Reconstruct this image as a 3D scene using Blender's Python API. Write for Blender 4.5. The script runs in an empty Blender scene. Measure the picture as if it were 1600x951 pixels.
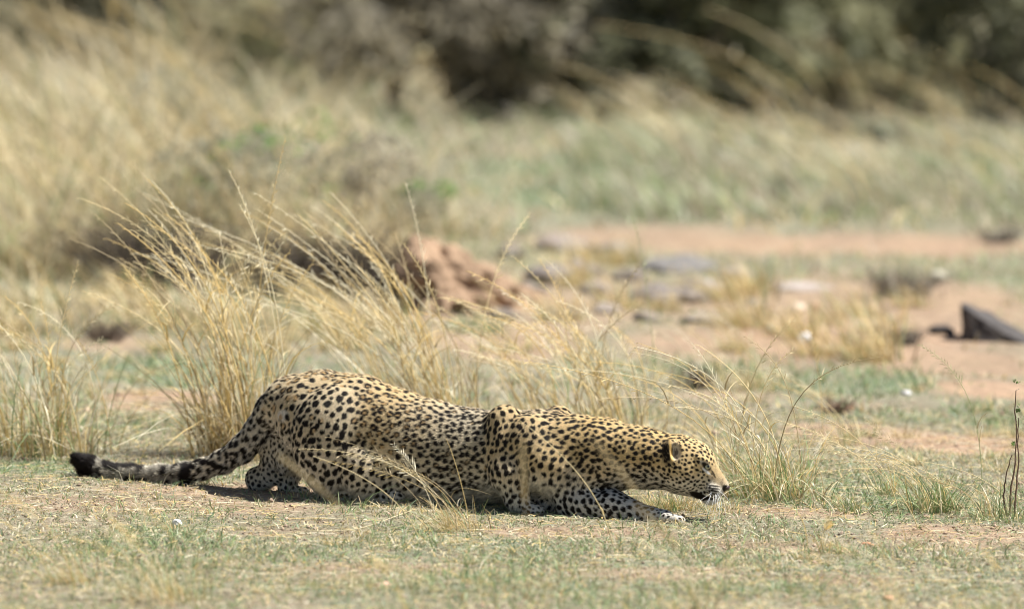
import bpy, math, random
import numpy as np
from mathutils import Vector
rng = np.random.default_rng(7)
random.seed(7)
scene = bpy.context.scene
C = scene.collection

# ------------------------------------------------------------------ camera, world, sun, exposure
F = 13000.0                       # focal length in photo pixels (photo 1600 px wide)
CAMP = np.array([0.0, -25.0, 3.0])
PITCH = math.atan((475.5 + 770.0) / F)
cam = bpy.data.cameras.new('camera'); cam_o = bpy.data.objects.new('camera', cam); C.objects.link(cam_o)
cam_o.location = CAMP; cam_o.rotation_euler = (math.pi / 2 - PITCH, 0, 0)
cam.sensor_width = 36.0; cam.lens = F * 36.0 / 1600.0; cam.clip_end = 3000
cam.dof.use_dof = True; cam.dof.focus_distance = 25.0; cam.dof.aperture_fstop = 2.0
scene.camera = cam_o
scene.cycles.filter_width = 1.0
scene.view_settings.view_transform = 'Standard'; scene.view_settings.look = 'None'
scene.view_settings.gamma = 1.0; scene.view_settings.exposure = 0.76
SUN_EL = math.radians(60); SUN_AZ = math.radians(87)      # azimuth clockwise from +Y: right and a little towards the camera
w = bpy.data.worlds.new('World'); scene.world = w; w.use_nodes = True
wn = w.node_tree.nodes; wn.clear()
wo = wn.new('ShaderNodeOutputWorld'); wb = wn.new('ShaderNodeBackground'); ws = wn.new('ShaderNodeTexSky')
ws.sky_type = 'NISHITA'; ws.sun_disc = False; ws.sun_elevation = SUN_EL; ws.sun_rotation = SUN_AZ
wb.inputs['Strength'].default_value = 0.05
w.node_tree.links.new(ws.outputs[0], wb.inputs[0]); w.node_tree.links.new(wb.outputs[0], wo.inputs[0])
sl = bpy.data.lights.new('sun', 'SUN'); sl.energy = 5.0; sl.angle = math.radians(0.53); sl.color = (1.0, 0.975, 0.93)
so = bpy.data.objects.new('sun', sl); C.objects.link(so)
sd = Vector((math.sin(SUN_AZ) * math.cos(SUN_EL), math.cos(SUN_AZ) * math.cos(SUN_EL), math.sin(SUN_EL)))
so.rotation_euler = sd.to_track_quat('Z', 'Y').to_euler(); so.location = sd * 30

# ------------------------------------------------------------------ helpers
def ihash(ix, iy, iz, seed):
    h = (ix.astype(np.int64) * 374761393 + iy.astype(np.int64) * 668265263 + iz.astype(np.int64) * 2147483647 + seed * 1274126177) & 0xffffffff
    h = ((h ^ (h >> 13)) * 1274126177) & 0xffffffff
    h = ((h ^ (h >> 16)) * 2246822519) & 0xffffffff
    return ((h ^ (h >> 15)) & 0xffffff) / float(0xffffff)
def noise3(x, y, z, seed=0):
    """value noise -1..1"""
    x, y, z = np.broadcast_arrays(np.asarray(x, float), np.asarray(y, float), np.asarray(z, float))
    ix, iy, iz = np.floor(x), np.floor(y), np.floor(z)
    fx, fy, fz = x - ix, y - iy, z - iz
    fx, fy, fz = [f * f * (3 - 2 * f) for f in (fx, fy, fz)]
    r = 0
    for dx in (0, 1):
        for dy in (0, 1):
            for dz in (0, 1):
                r = r + ihash(ix + dx, iy + dy, iz + dz, seed) * (fx if dx else 1 - fx) * (fy if dy else 1 - fy) * (fz if dz else 1 - fz)
    return r * 2 - 1
def fbm(x, y, z=0.0, seed=0, octv=3):
    r = 0; a = 1.0; t = 0
    for k in range(octv):
        r = r + a * noise3(np.asarray(x) * 2 ** k, np.asarray(y) * 2 ** k, np.asarray(z) * 2 ** k + 7.3 * k, seed + k); t += a; a *= 0.5
    return r / t
def sstep(a, b, x):
    t = np.clip((x - a) / (b - a), 0, 1); return t * t * (3 - 2 * t)
cp, sp_ = math.cos(PITCH), math.sin(PITCH)
def P(px, py, y):
    """world point that stands at depth y and is seen at photo pixel (px, py)"""
    a = (px - 800.0) / F; b = -(py - 475.5) / F
    d = np.array([a, cp + b * sp_, -sp_ + b * cp])
    s = (y - CAMP[1]) / d[1]
    return CAMP + d * s
def proj(p):
    q = p - CAMP
    f = q[:, 1] * cp - q[:, 2] * sp_; u = q[:, 1] * sp_ + q[:, 2] * cp
    return 800 + F * q[:, 0] / f, 475.5 - F * u / f
def gp(px, py):
    D = 39000.0 / (py + 770.0); return (px - 800.0) * D / F, D - 25.0
def new_obj(name, me, mat=None, parent=None, label=None, cat=None, group=None, kind=None, loc=None):
    o = bpy.data.objects.new(name, me); C.objects.link(o)
    if mat is not None and me is not None and len(me.materials) == 0: me.materials.append(mat)
    if parent is not None: o.parent = parent
    if label: o['label'] = label
    if cat: o['category'] = cat
    if group: o['group'] = group
    if kind: o['kind'] = kind
    if loc is not None: o.location = loc
    return o
def mesh_np(name, verts, faces, cols=None, smooth=False):
    """faces: (N,3) or (N,4) array, or list of such arrays"""
    me = bpy.data.meshes.new(name)
    fl = faces if isinstance(faces, list) else [faces]
    fl = [np.asarray(f, dtype=np.int32) for f in fl if len(f)]
    loops = np.concatenate([f.ravel() for f in fl]); tot = np.concatenate([np.full(len(f), f.shape[1], np.int32) for f in fl])
    start = np.concatenate([[0], np.cumsum(tot)[:-1]]).astype(np.int32)
    me.vertices.add(len(verts)); me.vertices.foreach_set('co', np.asarray(verts, np.float32).ravel())
    me.loops.add(len(loops)); me.loops.foreach_set('vertex_index', loops)
    me.polygons.add(len(tot)); me.polygons.foreach_set('loop_start', start); me.polygons.foreach_set('loop_total', tot)
    me.update(calc_edges=True)
    if smooth: me.polygons.foreach_set('use_smooth', np.ones(len(tot), bool))
    if cols is not None:
        a = me.attributes.new('col', 'FLOAT_COLOR', 'POINT')
        c = np.ones((len(verts), 4), np.float32); c[:, :3] = cols; a.data.foreach_set('color', c.ravel())
    return me
def mat_new(name):
    m = bpy.data.materials.new(name); m.use_nodes = True; n = m.node_tree.nodes; n.clear(); return m, n, m.node_tree.links
def grass_mat(name, trans=0.22, rough=0.42):
    m, n, l = mat_new(name)
    out = n.new('ShaderNodeOutputMaterial'); at = n.new('ShaderNodeAttribute'); at.attribute_name = 'col'
    b = n.new('ShaderNodeBsdfPrincipled'); b.inputs['Roughness'].default_value = rough; b.inputs['Specular IOR Level'].default_value = 0.45
    t = n.new('ShaderNodeBsdfTranslucent'); mx = n.new('ShaderNodeMixShader'); mx.inputs[0].default_value = trans
    tc = n.new('ShaderNodeTexCoord'); no = n.new('ShaderNodeTexNoise'); no.inputs['Scale'].default_value = 90
    mr = n.new('ShaderNodeMapRange'); mr.inputs[3].default_value = 0.75; mr.inputs[4].default_value = 1.2
    mul = n.new('ShaderNodeMix'); mul.data_type = 'RGBA'; mul.blend_type = 'MULTIPLY'; mul.inputs[0].default_value = 1
    l.new(tc.outputs['Object'], no.inputs['Vector']); l.new(no.outputs['Fac'], mr.inputs[0])
    l.new(at.outputs['Color'], mul.inputs[6]); l.new(mr.outputs[0], mul.inputs[7])
    l.new(mul.outputs[2], b.inputs['Base Color']); l.new(mul.outputs[2], t.inputs['Color'])
    l.new(b.outputs[0], mx.inputs[1]); l.new(t.outputs[0], mx.inputs[2]); l.new(mx.outputs[0], out.inputs[0])
    return m
M_GRASS = grass_mat('dry_grass')
M_LEAF = grass_mat('bush_leaves', 0.50, 0.6)
def attr_mat(name, rough, bump_scale=0, bump=0.3, spec=0.3, mottle=(0.8, 1.15), mscale=40):
    m, n, l = mat_new(name)
    out = n.new('ShaderNodeOutputMaterial'); at = n.new('ShaderNodeAttribute'); at.attribute_name = 'col'
    b = n.new('ShaderNodeBsdfPrincipled'); b.inputs['Roughness'].default_value = rough; b.inputs['Specular IOR Level'].default_value = spec
    tc = n.new('ShaderNodeTexCoord'); no = n.new('ShaderNodeTexNoise'); no.inputs['Scale'].default_value = mscale; no.inputs['Detail'].default_value = 5
    mr = n.new('ShaderNodeMapRange'); mr.inputs[1].default_value = .3; mr.inputs[2].default_value = .7; mr.inputs[3].default_value = mottle[0]; mr.inputs[4].default_value = mottle[1]
    mul = n.new('ShaderNodeMix'); mul.data_type = 'RGBA'; mul.blend_type = 'MULTIPLY'; mul.inputs[0].default_value = 1
    l.new(tc.outputs['Object'], no.inputs['Vector']); l.new(no.outputs['Fac'], mr.inputs[0])
    l.new(at.outputs['Color'], mul.inputs[6]); l.new(mr.outputs[0], mul.inputs[7]); l.new(mul.outputs[2], b.inputs['Base Color'])
    if bump_scale:
        n2 = n.new('ShaderNodeTexNoise'); n2.inputs['Scale'].default_value = bump_scale; n2.inputs['Detail'].default_value = 6
        bp = n.new('ShaderNodeBump'); bp.inputs['Strength'].default_value = bump; bp.inputs['Distance'].default_value = 0.01
        l.new(tc.outputs['Object'], n2.inputs['Vector']); l.new(n2.outputs['Fac'], bp.inputs['Height']); l.new(bp.outputs[0], b.inputs['Normal'])
    l.new(b.outputs[0], out.inputs[0]); return m
M_ROCK = attr_mat('rock', 0.85, 60, 0.8)
M_SOIL = attr_mat('soil', 0.95, 80, 0.9, 0.1, (0.75, 1.2), 25)
M_WOOD = attr_mat('twig_bark', 0.8, 150, 0.5)
M_FURMAT = attr_mat('leopard_fur', 0.6, 0, 0, 0.14, (0.85, 1.12), 120)
M_SKIN = attr_mat('leopard_coat', 0.7, 500, 0.5, 0.1, (0.82, 1.12), 160)

# ------------------------------------------------------------------ ground
def hgt(x, y):
    x = np.asarray(x, float); y = np.asarray(y, float)
    near = np.exp(-((x / 1.3) ** 2 + ((y - 0.0) / 0.7) ** 2))
    far = sstep(6, 30, np.abs(y))
    z = -0.015 * np.clip(x, -3, 3) + (1 - 0.7 * near) * (0.022 * fbm(x * 1.3, y * 0.9, 0, 11, 3)) + 0.0035 * fbm(x * 12, y * 12, 0, 21, 2) + 0.0025 * fbm(x * 45, y * 45, 0, 31, 2)
    return z + far * 0.12 * fbm(x * 0.15, y * 0.15, 0, 41, 2)
# earth / green patches in world space: (centre px, centre py, half width px, half height px, weight)
EARTH = [(1260, 475, 260, 50, .6), (1150, 535, 180, 28, .7), (1480, 480, 160, 40, .7), (760, 530, 160, 30, .6), (225, 632, 95, 15, 1), (215, 650, 60, 9, .8), (1230, 372, 430, 15, .8), (1010, 360, 160, 14, .6), (1330, 520, 190, 34, .9), (1500, 555, 150, 26, .7), (1560, 600, 110, 16, 1),
         (1450, 680, 170, 20, 1), (1290, 672, 70, 15, .9), (700, 460, 140, 60, .8), (900, 470, 160, 45, .5), (520, 775, 330, 12, .6), (330, 800, 200, 12, .5), (480, 840, 140, 10, .3), (1250, 800, 130, 12, .7),
         (1200, 850, 170, 12, .5), (1500, 830, 120, 16, .7), (900, 835, 170, 12, .6), (200, 500, 110, 20, .6), (170, 545, 80, 12, .5), (1240, 470, 60, 30, .6), (620, 900, 160, 14, .5), (60, 800, 120, 14, .5),
         (1150, 610, 80, 12, .4), (1380, 470, 110, 18, .5), (1560, 470, 70, 14, .5), (1000, 900, 170, 14, .5), (1330, 900, 120, 10, .5)]
GREEN = [(300, 900, 500, 40, .35), (1100, 880, 500, 45, .35), (850, 930, 500, 30, .4), (1400, 790, 250, 18, .5), (900, 285, 160, 42, 1.1), (260, 590, 160, 22, .8), (190, 680, 110, 14, .5), (1400, 425, 240, 10, .3), (1330, 590, 180, 22, .8), (1530, 640, 120, 14, .6), (150, 860, 200, 22, .4), (1150, 900, 220, 20, .3),
         (1350, 760, 230, 16, .7), (730, 510, 60, 16, .7), (700, 850, 260, 16, .3), (1480, 910, 140, 16, .3), (60, 740, 80, 12, .9), (1250, 330, 300, 20, .5), (600, 930, 300, 16, .3), (1120, 560, 130, 20, .6), (1500, 760, 120, 20, .6)]
def patch(x, y, L):
    r = np.zeros(np.broadcast(x, y).shape)
    wob = 0.65 * fbm(np.asarray(x) * 3.4, np.asarray(y) * 1.3, 0, 77, 4)
    for (a, b, hw, hh, wt) in L:
        cx, cy = gp(a, b); D = cy + 25; rx = hw * D / F; ry = hh * D * D / 39000.0
        d = np.sqrt(((x - cx) / rx) ** 2 + ((y - cy) / ry) ** 2)
        r = np.maximum(r, wt * (1 - sstep(0.55, 1.35, d + wob)))
    return r
def axis(fine0, fine1, step, far, ratio=1.12):
    a = list(np.arange(fine0, fine1 + 1e-6, step)); s = step; v = a[-1]
    hi = []
    while v < far: s *= ratio; v += s; hi.append(v)
    lo = []; s = step; v = a[0]
    while v > -far: s *= ratio; v -= s; lo.append(v)
    return np.array(lo[::-1] + a + hi)
gx = axis(-2.4, 2.4, 0.016, 700, 1.13)
gy = axis(-3.4, 3.0, 0.016, 1500, 1.035)
X, Y = np.meshgrid(gx, gy); Z = hgt(X, Y)
nx, ny = len(gx), len(gy)
idx = np.arange(nx * ny).reshape(ny, nx)
gf = np.stack([idx[:-1, :-1].ravel(), idx[:-1, 1:].ravel(), idx[1:, 1:].ravel(), idx[1:, :-1].ravel()], 1)
ea = patch(X, Y, EARTH).ravel(); gr = patch(X, Y, GREEN).ravel()
n1 = fbm(X * 3, Y * 2.0, 0, 5, 4).ravel(); n2 = fbm(X * 14, Y * 12, 0, 6, 3).ravel()
soil_a = np.array([.29, .22, .155]); soil_b = np.array([.375, .25, .165]); dry = np.array([.225, .222, .155]); green = np.array([.155, .195, .115])
col = soil_a * np.ones((nx * ny, 1)) + (soil_b - soil_a) * np.clip(.5 + n1, 0, 1)[:, None] * .6
cov = np.clip(.70 - ea * .8 + n1 * .5 + n2 * .35, 0, 1)[:, None]; col = col * (1 - cov) + dry * cov
cg = np.clip(gr * .6 + n1 * .35 + n2 * .25, 0, 1)[:, None] * .8; col = col * (1 - cg) + green * cg
col = col + (soil_b * 1.08 - col) * (np.clip(ea, 0, 1) * np.clip(.62 + .5 * n2 + .35 * n1, .15, 1))[:, None]
col *= (1 + .16 * fbm(X * 9, Y * 5, 0, 88, 3).ravel())[:, None]
me = mesh_np('ground', np.stack([X.ravel(), Y.ravel(), Z.ravel()], 1), gf, col, True)
ground = new_obj('ground', me, M_SOIL, kind='structure')

# ------------------------------------------------------------------ grass ribbons
STRAW = np.array([[.84, .70, .40], [.80, .61, .27], [.60, .48, .28], [.88, .80, .58], [.46, .35, .19], [.70, .51, .20]])
STRAWD = np.concatenate([STRAW, [[.24, .17, .09], [.32, .24, .13]]])
GREY = np.array([[.42, .36, .24], [.34, .31, .22], [.50, .44, .31]])
GRN = np.array([[.20, .29, .09], [.27, .35, .13], [.33, .38, .17], [.16, .24, .10]])
def pick(P_, n, r=rng): return P_[r.integers(0, len(P_), n)] * (0.85 + 0.3 * r.random((n, 1)))
def ribbons(base, dirx, diry, h, lean, droop, width, segs, cols, tipcol=None, tipw=0.15, r=rng, kink=0.0):
    """curved ribbons; lean: horizontal travel / height, droop: how much the end bends over. returns verts, quads, cols"""
    n = len(base); t = np.linspace(0, 1, segs + 1)
    T = t[None, :]
    hor = h[:, None] * (lean[:, None] * (0.35 * T + 0.65 * T ** 2) + droop[:, None] * 0.5 * T ** 3)
    ver = h[:, None] * (T - droop[:, None] * 0.42 * T ** 3 - 0.12 * np.abs(lean[:, None]) * T ** 2)
    px = base[:, 0][:, None] + dirx[:, None] * hor; py = base[:, 1][:, None] + diry[:, None] * hor; pz = base[:, 2][:, None] + ver
    if kink > 0:
        k1 = r.normal(0, kink, (n, 1)) * h[:, None]; ph = r.random((n, 1)) * 6.28
        px = px + k1 * np.sin(T * 4 + ph) * T; py = py + k1 * np.cos(T * 3.3 + ph) * T
    a = r.random(n) * np.pi; wx, wy = np.cos(a), np.sin(a) * .6
    W = width[:, None] * .5 * ((1 - T) ** .7 * (1 - tipw) + tipw)
    v = np.empty((n, segs + 1, 2, 3))
    v[:, :, 0, 0] = px - wx[:, None] * W; v[:, :, 1, 0] = px + wx[:, None] * W
    v[:, :, 0, 1] = py - wy[:, None] * W; v[:, :, 1, 1] = py + wy[:, None] * W
    v[:, :, 0, 2] = pz; v[:, :, 1, 2] = pz + W * .25
    i = np.arange(n * (segs + 1) * 2).reshape(n, segs + 1, 2)
    q = np.stack([i[:, :-1, 0], i[:, :-1, 1], i[:, 1:, 1], i[:, 1:, 0]], -1).reshape(-1, 4)
    c = np.repeat(cols[:, None, :], segs + 1, 1)
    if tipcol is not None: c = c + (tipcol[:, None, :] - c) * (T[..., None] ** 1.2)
    c = np.repeat(c[:, :, None, :], 2, 2)
    return v.reshape(-1, 3), q, c.reshape(-1, 3)
def join(parts):
    V, Q, K, o = [], [], [], 0
    for (v, q, c) in parts:
        V.append(v); Q.append(q + o); K.append(c); o += len(v)
    return np.concatenate(V), np.concatenate(Q), np.concatenate(K)

# short grass and litter (nobody could count it)
def scatter(n, x0, x1, y0, y1, r=rng):
    return r.uniform(x0, x1, n), r.uniform(y0, y1, n)
def keep_mask(x, y, base=.45, gw=1.0, ew=.8, seed=3):
    p = base + gw * patch(x, y, GREEN) - ew * patch(x, y, EARTH) + .55 * fbm(x * 5, y * 4, 0, seed, 3)
    return rng.random(len(x)) < p
def short_grass(name, n, box, hmean, wid, greenp, base, segs=2, seed=3):
    x, y = scatter(n, *box); k = keep_mask(x, y, base, seed=seed); x, y = x[k], y[k]
    # gather into little tufts
    cxs = np.round(x / .045) * .045 + .012 * noise3(x * 22, y * 22, 1, 9); cys = np.round(y / .05) * .05
    j = rng.random(len(x)) < .55; x = np.where(j, x + (cxs - x) * .55, x); y = np.where(j, y + (cys - y) * .5, y)
    n = len(x); z = hgt(x, y) - .002
    h = hmean * rng.gamma(3, 1 / 3., n) * (0.7 + .6 * (noise3(x * 3, y * 3, 0, 8) > 0))
    a = rng.random(n) * 6.283; gm = np.clip(greenp + .5 * patch(x, y, GREEN) + .25 * noise3(x * 6, y * 5, 0, 17), 0, 1)
    g = rng.random(n) < gm
    c = np.where(g[:, None], pick(GRN * 1.0 + np.array([.01, .015, .03]), n), np.where(rng.random((n, 1)) < .55, pick(GREY, n), pick(STRAW, n)))
    lean = rng.gamma(2, .5, n); droop = rng.random(n) * .8
    return ribbons(np.stack([x, y, z], 1), np.cos(a), np.sin(a), h, lean, droop, wid * (.6 + .8 * rng.random(n)), segs, c, None, .2)
near = short_grass('g', 360000, (-2.5, 2.5, -3.3, 2.6), .015, .0036, .45, .58)
mid = short_grass('g', 80000, (-3.2, 3.2, 2.6, 9.5), .026, .0065, .45, .48)
far_ = short_grass('g', 40000, (-4.8, 4.8, 9.5, 26), .06, .014, .24, .50)
v, q, c = join([near, mid, far_])
new_obj('short_grass', mesh_np('short_grass', v, q, c), M_GRASS, label='short grey green grass growing in patches over the bare earth', cat='grass', kind='stuff')
# fallen straw litter lying flat
n = 70000; x, y = scatter(n, -2.4, 2.4, -3.3, 2.8); k = rng.random(n) < (.5 + .5 * fbm(x * 2.5, y * 2, 0, 55, 3)); x, y = x[k], y[k]; n = len(x)
a = rng.random(n) * 6.283; L = .012 + .03 * rng.gamma(1.5, .6, n); z = hgt(x, y) + .0025 + .004 * rng.random(n)
dx, dy = np.cos(a) * L, np.sin(a) * L; wv = .0006 + .0012 * rng.random(n)
wx, wy = -np.sin(a) * wv, np.cos(a) * wv; tz = rng.normal(0, .004, n)
V = np.empty((n, 6, 3)); bend = rng.normal(0, .12, n)
for i_, t in enumerate((0, .5, 1)):
    ox = x + dx * (t - .5) + (wx / wv) * L * bend * (1 - (2 * t - 1) ** 2); oy = y + dy * (t - .5) + (wy / wv) * L * bend * (1 - (2 * t - 1) ** 2)
    oz = z + tz * (t - .5) + .002 * (1 - abs(2 * t - 1))
    V[:, 2 * i_] = np.stack([ox - wx, oy - wy, oz], 1); V[:, 2 * i_ + 1] = np.stack([ox + wx, oy + wy, oz + .0008], 1)
i = np.arange(n * 6).reshape(n, 6); q = np.concatenate([i[:, [0, 1, 3, 2]], i[:, [2, 3, 5, 4]]])
cc = np.where(rng.random((n, 1)) < .5, pick(STRAW, n), pick(GREY, n)); cc[rng.random(n) < .15] *= .45
new_obj('straw_litter', mesh_np('straw_litter', V.reshape(-1, 3), q, np.repeat(cc, 6, 0)), M_GRASS, label='broken bits of dry straw lying scattered over the earth', cat='straw', kind='stuff')
# crumbs of earth and gravel
n = 16000; x, y = scatter(n, -2.4, 2.4, -3.3, 3.0); r_ = .0012 + .0022 * rng.gamma(1.3, .7, n)
oc = np.array([[1, 0, 0], [0, 1, 0], [-1, 0, 0], [0, -1, 0], [0, 0, .8], [0, 0, -.8]])
of = np.array([[0, 1, 4], [1, 2, 4], [2, 3, 4], [3, 0, 4], [1, 0, 5], [2, 1, 5], [3, 2, 5], [0, 3, 5]])
V = (oc[None] * (.7 + .6 * rng.random((n, 6, 1)))) * r_[:, None, None] + np.stack([x, y, hgt(x, y) + r_ * .3], 1)[:, None]
fq = (of[None] + (np.arange(n) * 6)[:, None, None]).reshape(-1, 3)
cc = np.array([.42, .30, .21]) * (.55 + .7 * rng.random((n, 1))) + .05 * rng.random((n, 1))
new_obj('earth_crumbs', mesh_np('earth_crumbs', V.reshape(-1, 3), fq, np.repeat(cc, 6, 0)), M_SOIL, label='crumbs of earth and fine gravel strewn on the bare soil', cat='gravel', kind='stuff')

# ------------------------------------------------------------------ tussocks
def stem_path(h, lean, droop, wob, n=14):
    t = np.linspace(0, 1, n)
    hor = h * (lean * (.35 * t + .65 * t * t) + droop * .55 * t ** 3)
    ver = h * (t - droop * .35 * t ** 3 - .1 * abs(lean) * t * t)
    return hor + wob * np.sin(t * 5 + wob * 90) * h * t, ver
def tube(pts, rad, sides=4):
    pts = np.asarray(pts); n = len(pts); tg = np.gradient(pts, axis=0); tg /= np.linalg.norm(tg, axis=1)[:, None] + 1e-9
    up = np.array([0.1, 1, .05]); u = np.cross(tg, up); u /= np.linalg.norm(u, axis=1)[:, None] + 1e-9; vv = np.cross(tg, u)
    a = np.arange(sides) * 2 * np.pi / sides
    V = pts[:, None] + (u[:, None] * np.cos(a)[None, :, None] + vv[:, None] * np.sin(a)[None, :, None]) * np.asarray(rad)[:, None, None]
    i = np.arange(n * sides).reshape(n, sides); j = np.roll(i, -1, 1)
    return V.reshape(-1, 3), np.stack([i[:-1], j[:-1], j[1:], i[1:]], -1).reshape(-1, 4)
def stem_mesh(name, h, lean, droop, az, rad, color, seed=0, head=True, hs=1.0, dense=26):
    r = np.random.default_rng(seed)
    hor, ver = stem_path(h, lean, droop, r.normal(0, .006))
    ca, sa = math.cos(az), math.sin(az)
    pts = np.stack([ca * hor, sa * hor, ver], 1)
    nk = np.cumsum((r.random((len(pts), 3)) < .16) * r.normal(0, .045, (len(pts), 3)), 0) * np.array([1, 1, .3]); pts = pts + np.cumsum(nk, 0) * h / len(pts)
    v, q = tube(pts, rad * (1 - .65 * np.linspace(0, 1, len(pts))), 4)
    c = np.repeat((color * (0.85 + .3 * np.linspace(0, 1, len(pts)))[:, None])[:, None], 4, 1).reshape(-1, 3)
    parts = [(v, q, c)]
    if head:   # spikelets on the last third
        m = dense; tt = np.linspace(.66, 1.0, m)
        bx = np.interp(tt, np.linspace(0, 1, len(pts)), pts[:, 0]); by = np.interp(tt, np.linspace(0, 1, len(pts)), pts[:, 1]); bz = np.interp(tt, np.linspace(0, 1, len(pts)), pts[:, 2])
        tgx = np.gradient(bx); tgz = np.gradient(bz); nn = np.hypot(tgx, tgz) + 1e-9
        L = .022 * hs * (1.15 - tt) / .45 * (.5 + r.random(m)) + .004
        s = np.where(np.arange(m) % 2, 1, -1) * (.35 + .3 * r.random(m))
        ex = bx + L * (tgx / nn * .8 + s * -tgz / nn); ez = bz + L * (tgz / nn * .8 + s * tgx / nn); ey = by + L * r.normal(0, .35, m)
        wd = .0011 * hs
        V = np.empty((m, 4, 3)); nxm = (ex + bx) / 2; nzm = (ez + bz) / 2
        V[:, 0] = np.stack([bx, by, bz], 1); V[:, 2] = np.stack([ex, ey, ez], 1)
        V[:, 1] = np.stack([nxm + wd, (by + ey) / 2, nzm - wd], 1); V[:, 3] = np.stack([nxm - wd, (by + ey) / 2, nzm + wd], 1)
        parts.append((V.reshape(-1, 3), np.arange(m * 4).reshape(m, 4), np.repeat((color * 1.05)[None], m * 4, 0)))
    nl = r.integers(1, 4) if h > .3 else 0
    if nl:
        tl_ = r.uniform(.15, .6, nl); bb = np.stack([np.interp(tl_, np.linspace(0, 1, len(pts)), pts[:, k]) for k in range(3)], 1); aa = r.random(nl) * 6.283
        parts.append(ribbons(bb, np.cos(aa), np.sin(aa), h * r.uniform(.10, .26, nl), r.uniform(.2, .9, nl), r.uniform(.5, 1.9, nl), rad * 2.4 * np.ones(nl), 6, pick(STRAW, nl, r), None, .15, r, .03))
    v, q, c = join(parts)
    return mesh_np(name, v, q, c)
def tussock_mesh(name, nb, rad, h, lean, greenp, width=.0032, seed=0, stub=.4, leanspread=.35, segs=7, curlp=.5, pal=STRAW, kink=.01, ry=None, windx=-1, windy=-.15):
    r = np.random.default_rng(seed)
    a = r.random(nb) * 6.283; rr = rad * np.sqrt(r.random(nb)) * (1 + .3 * r.normal(0, 1, nb)); bx, by = np.cos(a) * rr, np.sin(a) * (rr if ry is None else rr * ry / rad)
    hh = h * (.35 + .65 * r.beta(2, 1.6, nb)); st = r.random(nb) < stub; hh[st] *= .35
    # blade direction: outward + wind to the left
    ox, oy = np.cos(a) * rr / rad * .28 + windx * lean + r.normal(0, leanspread, nb), np.sin(a) * .3 + windy * lean + r.normal(0, leanspread * .7, nb)
    ln = np.hypot(ox, oy) + 1e-6; curl = r.random(nb) < curlp
    droop = np.where(curl, .6 + 1.3 * r.random(nb), .15 * r.random(nb))
    hh = np.where(curl, hh * .75, hh)
    ln2 = np.clip(ln, 0, 1.6); ln2 = np.where(st, ln2 * 1.4, ln2)
    g = r.random(nb) < greenp
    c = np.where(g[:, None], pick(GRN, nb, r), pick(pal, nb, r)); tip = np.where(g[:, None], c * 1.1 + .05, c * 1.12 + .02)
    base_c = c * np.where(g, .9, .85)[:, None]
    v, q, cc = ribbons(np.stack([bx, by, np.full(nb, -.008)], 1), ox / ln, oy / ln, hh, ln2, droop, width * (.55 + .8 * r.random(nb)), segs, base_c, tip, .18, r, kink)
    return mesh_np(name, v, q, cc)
def tussock(px, py, rad, h, nb, label, group=None, lean=.5, greenp=.08, stems=0, stemh=None, seed=0, name='grass_tussock', slean=.55, cat='grass tussock', stemr=.0011, stemspread=.8, lspr=.22, dr=(.05, .7), xy=None, dense=22, **kw):
    x, y = gp(px, py) if xy is None else xy
    e = new_obj(name, None, label=label, cat=cat, group=group, loc=(x, y, float(hgt(x, y)))); e.empty_display_size = .05
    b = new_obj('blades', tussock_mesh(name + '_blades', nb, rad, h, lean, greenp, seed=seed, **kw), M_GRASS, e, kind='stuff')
    r = np.random.default_rng(seed + 500)
    for s in range(stems):
        hh = (stemh or h * 1.4) * (.62 + .42 * r.random()); az = math.pi + r.normal(0, .45)
        ln = slean + r.normal(0, lspr)
        if ln < 0: ln = -ln; az += math.pi
        cl = STRAW[r.integers(0, 4)] * (.92 + .25 * r.random())
        o = new_obj('seed_stem', stem_mesh('seed_stem', hh, ln, r.uniform(*dr), az, stemr * (.8 + .5 * r.random()), cl, int(seed * 100 + s), True, 1.0, dense), M_GRASS, e,
                    loc=(r.normal(0, rad * stemspread * .6), r.normal(0, rad * .5), 0))
    return e
TT = 'tall dry grass tussocks behind the leopard'
tussock(372, 718, .115, .54, 440, 'large golden tussock behind the root of the leopard tail', TT, .13, .05, 46, 1.0, 1, slean=.20, width=.0056, stemr=.0022, stub=.35, lspr=.18, curlp=.45, leanspread=.2, stemspread=1.0, kink=.02, dr=(.05, .55), pal=STRAWD)
tussock(60, 718, .17, .38, 520, 'dry tussock with green base at the left edge beyond the tail tip', TT, .10, .28, 24, .62, 2, slean=.14, width=.0050, stub=.45, stemr=.0021, leanspread=.26, kink=.02)
tussock(695, 695, .14, .42, 380, 'golden tussock right behind the leopard back', TT, .2, .05, 38, .88, 3, slean=.42, width=.0054, stemr=.0021, stub=.35, leanspread=.22, curlp=.45, kink=.02, dr=(.05, .5), pal=STRAWD)
tussock(600, 682, .10, .30, 160, 'thinner dry tussock behind the leopard hip with long stems leaning left', TT, .3, .05, 16, .84, 33, slean=.48, width=.0046, stemr=.0019)
tussock(955, 705, .15, .36, 380, 'dry tussock behind the leopard shoulders and neck', TT, .2, .10, 34, .68, 4, slean=.32, width=.0048, stemr=.0020, leanspread=.26, curlp=.5, kink=.02, pal=STRAWD)
tussock(845, 690, .10, .26, 150, 'sparse dry tussock in the gap behind the leopard shoulder blades', TT, .3, .08, 16, .60, 44, slean=.4, stemr=.0021, leanspread=.3, width=.0048)
tussock(1210, 778, .14, .25, 640, 'green and straw tussock in front of the leopard nose', None, .12, .42, 15, .60, 5, slean=.36, width=.0048, stub=.45, stemr=.0019, leanspread=.42, kink=.03, curlp=.6, dr=(.1, .9), dense=14)
tussock(1140, 745, .07, .22, 160, 'straw tussock half hidden behind the leopard nose', None, .4, .3, 6, .56, 55, slean=.4, stemr=.0018, dr=(.1, .8), dense=14)
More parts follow.
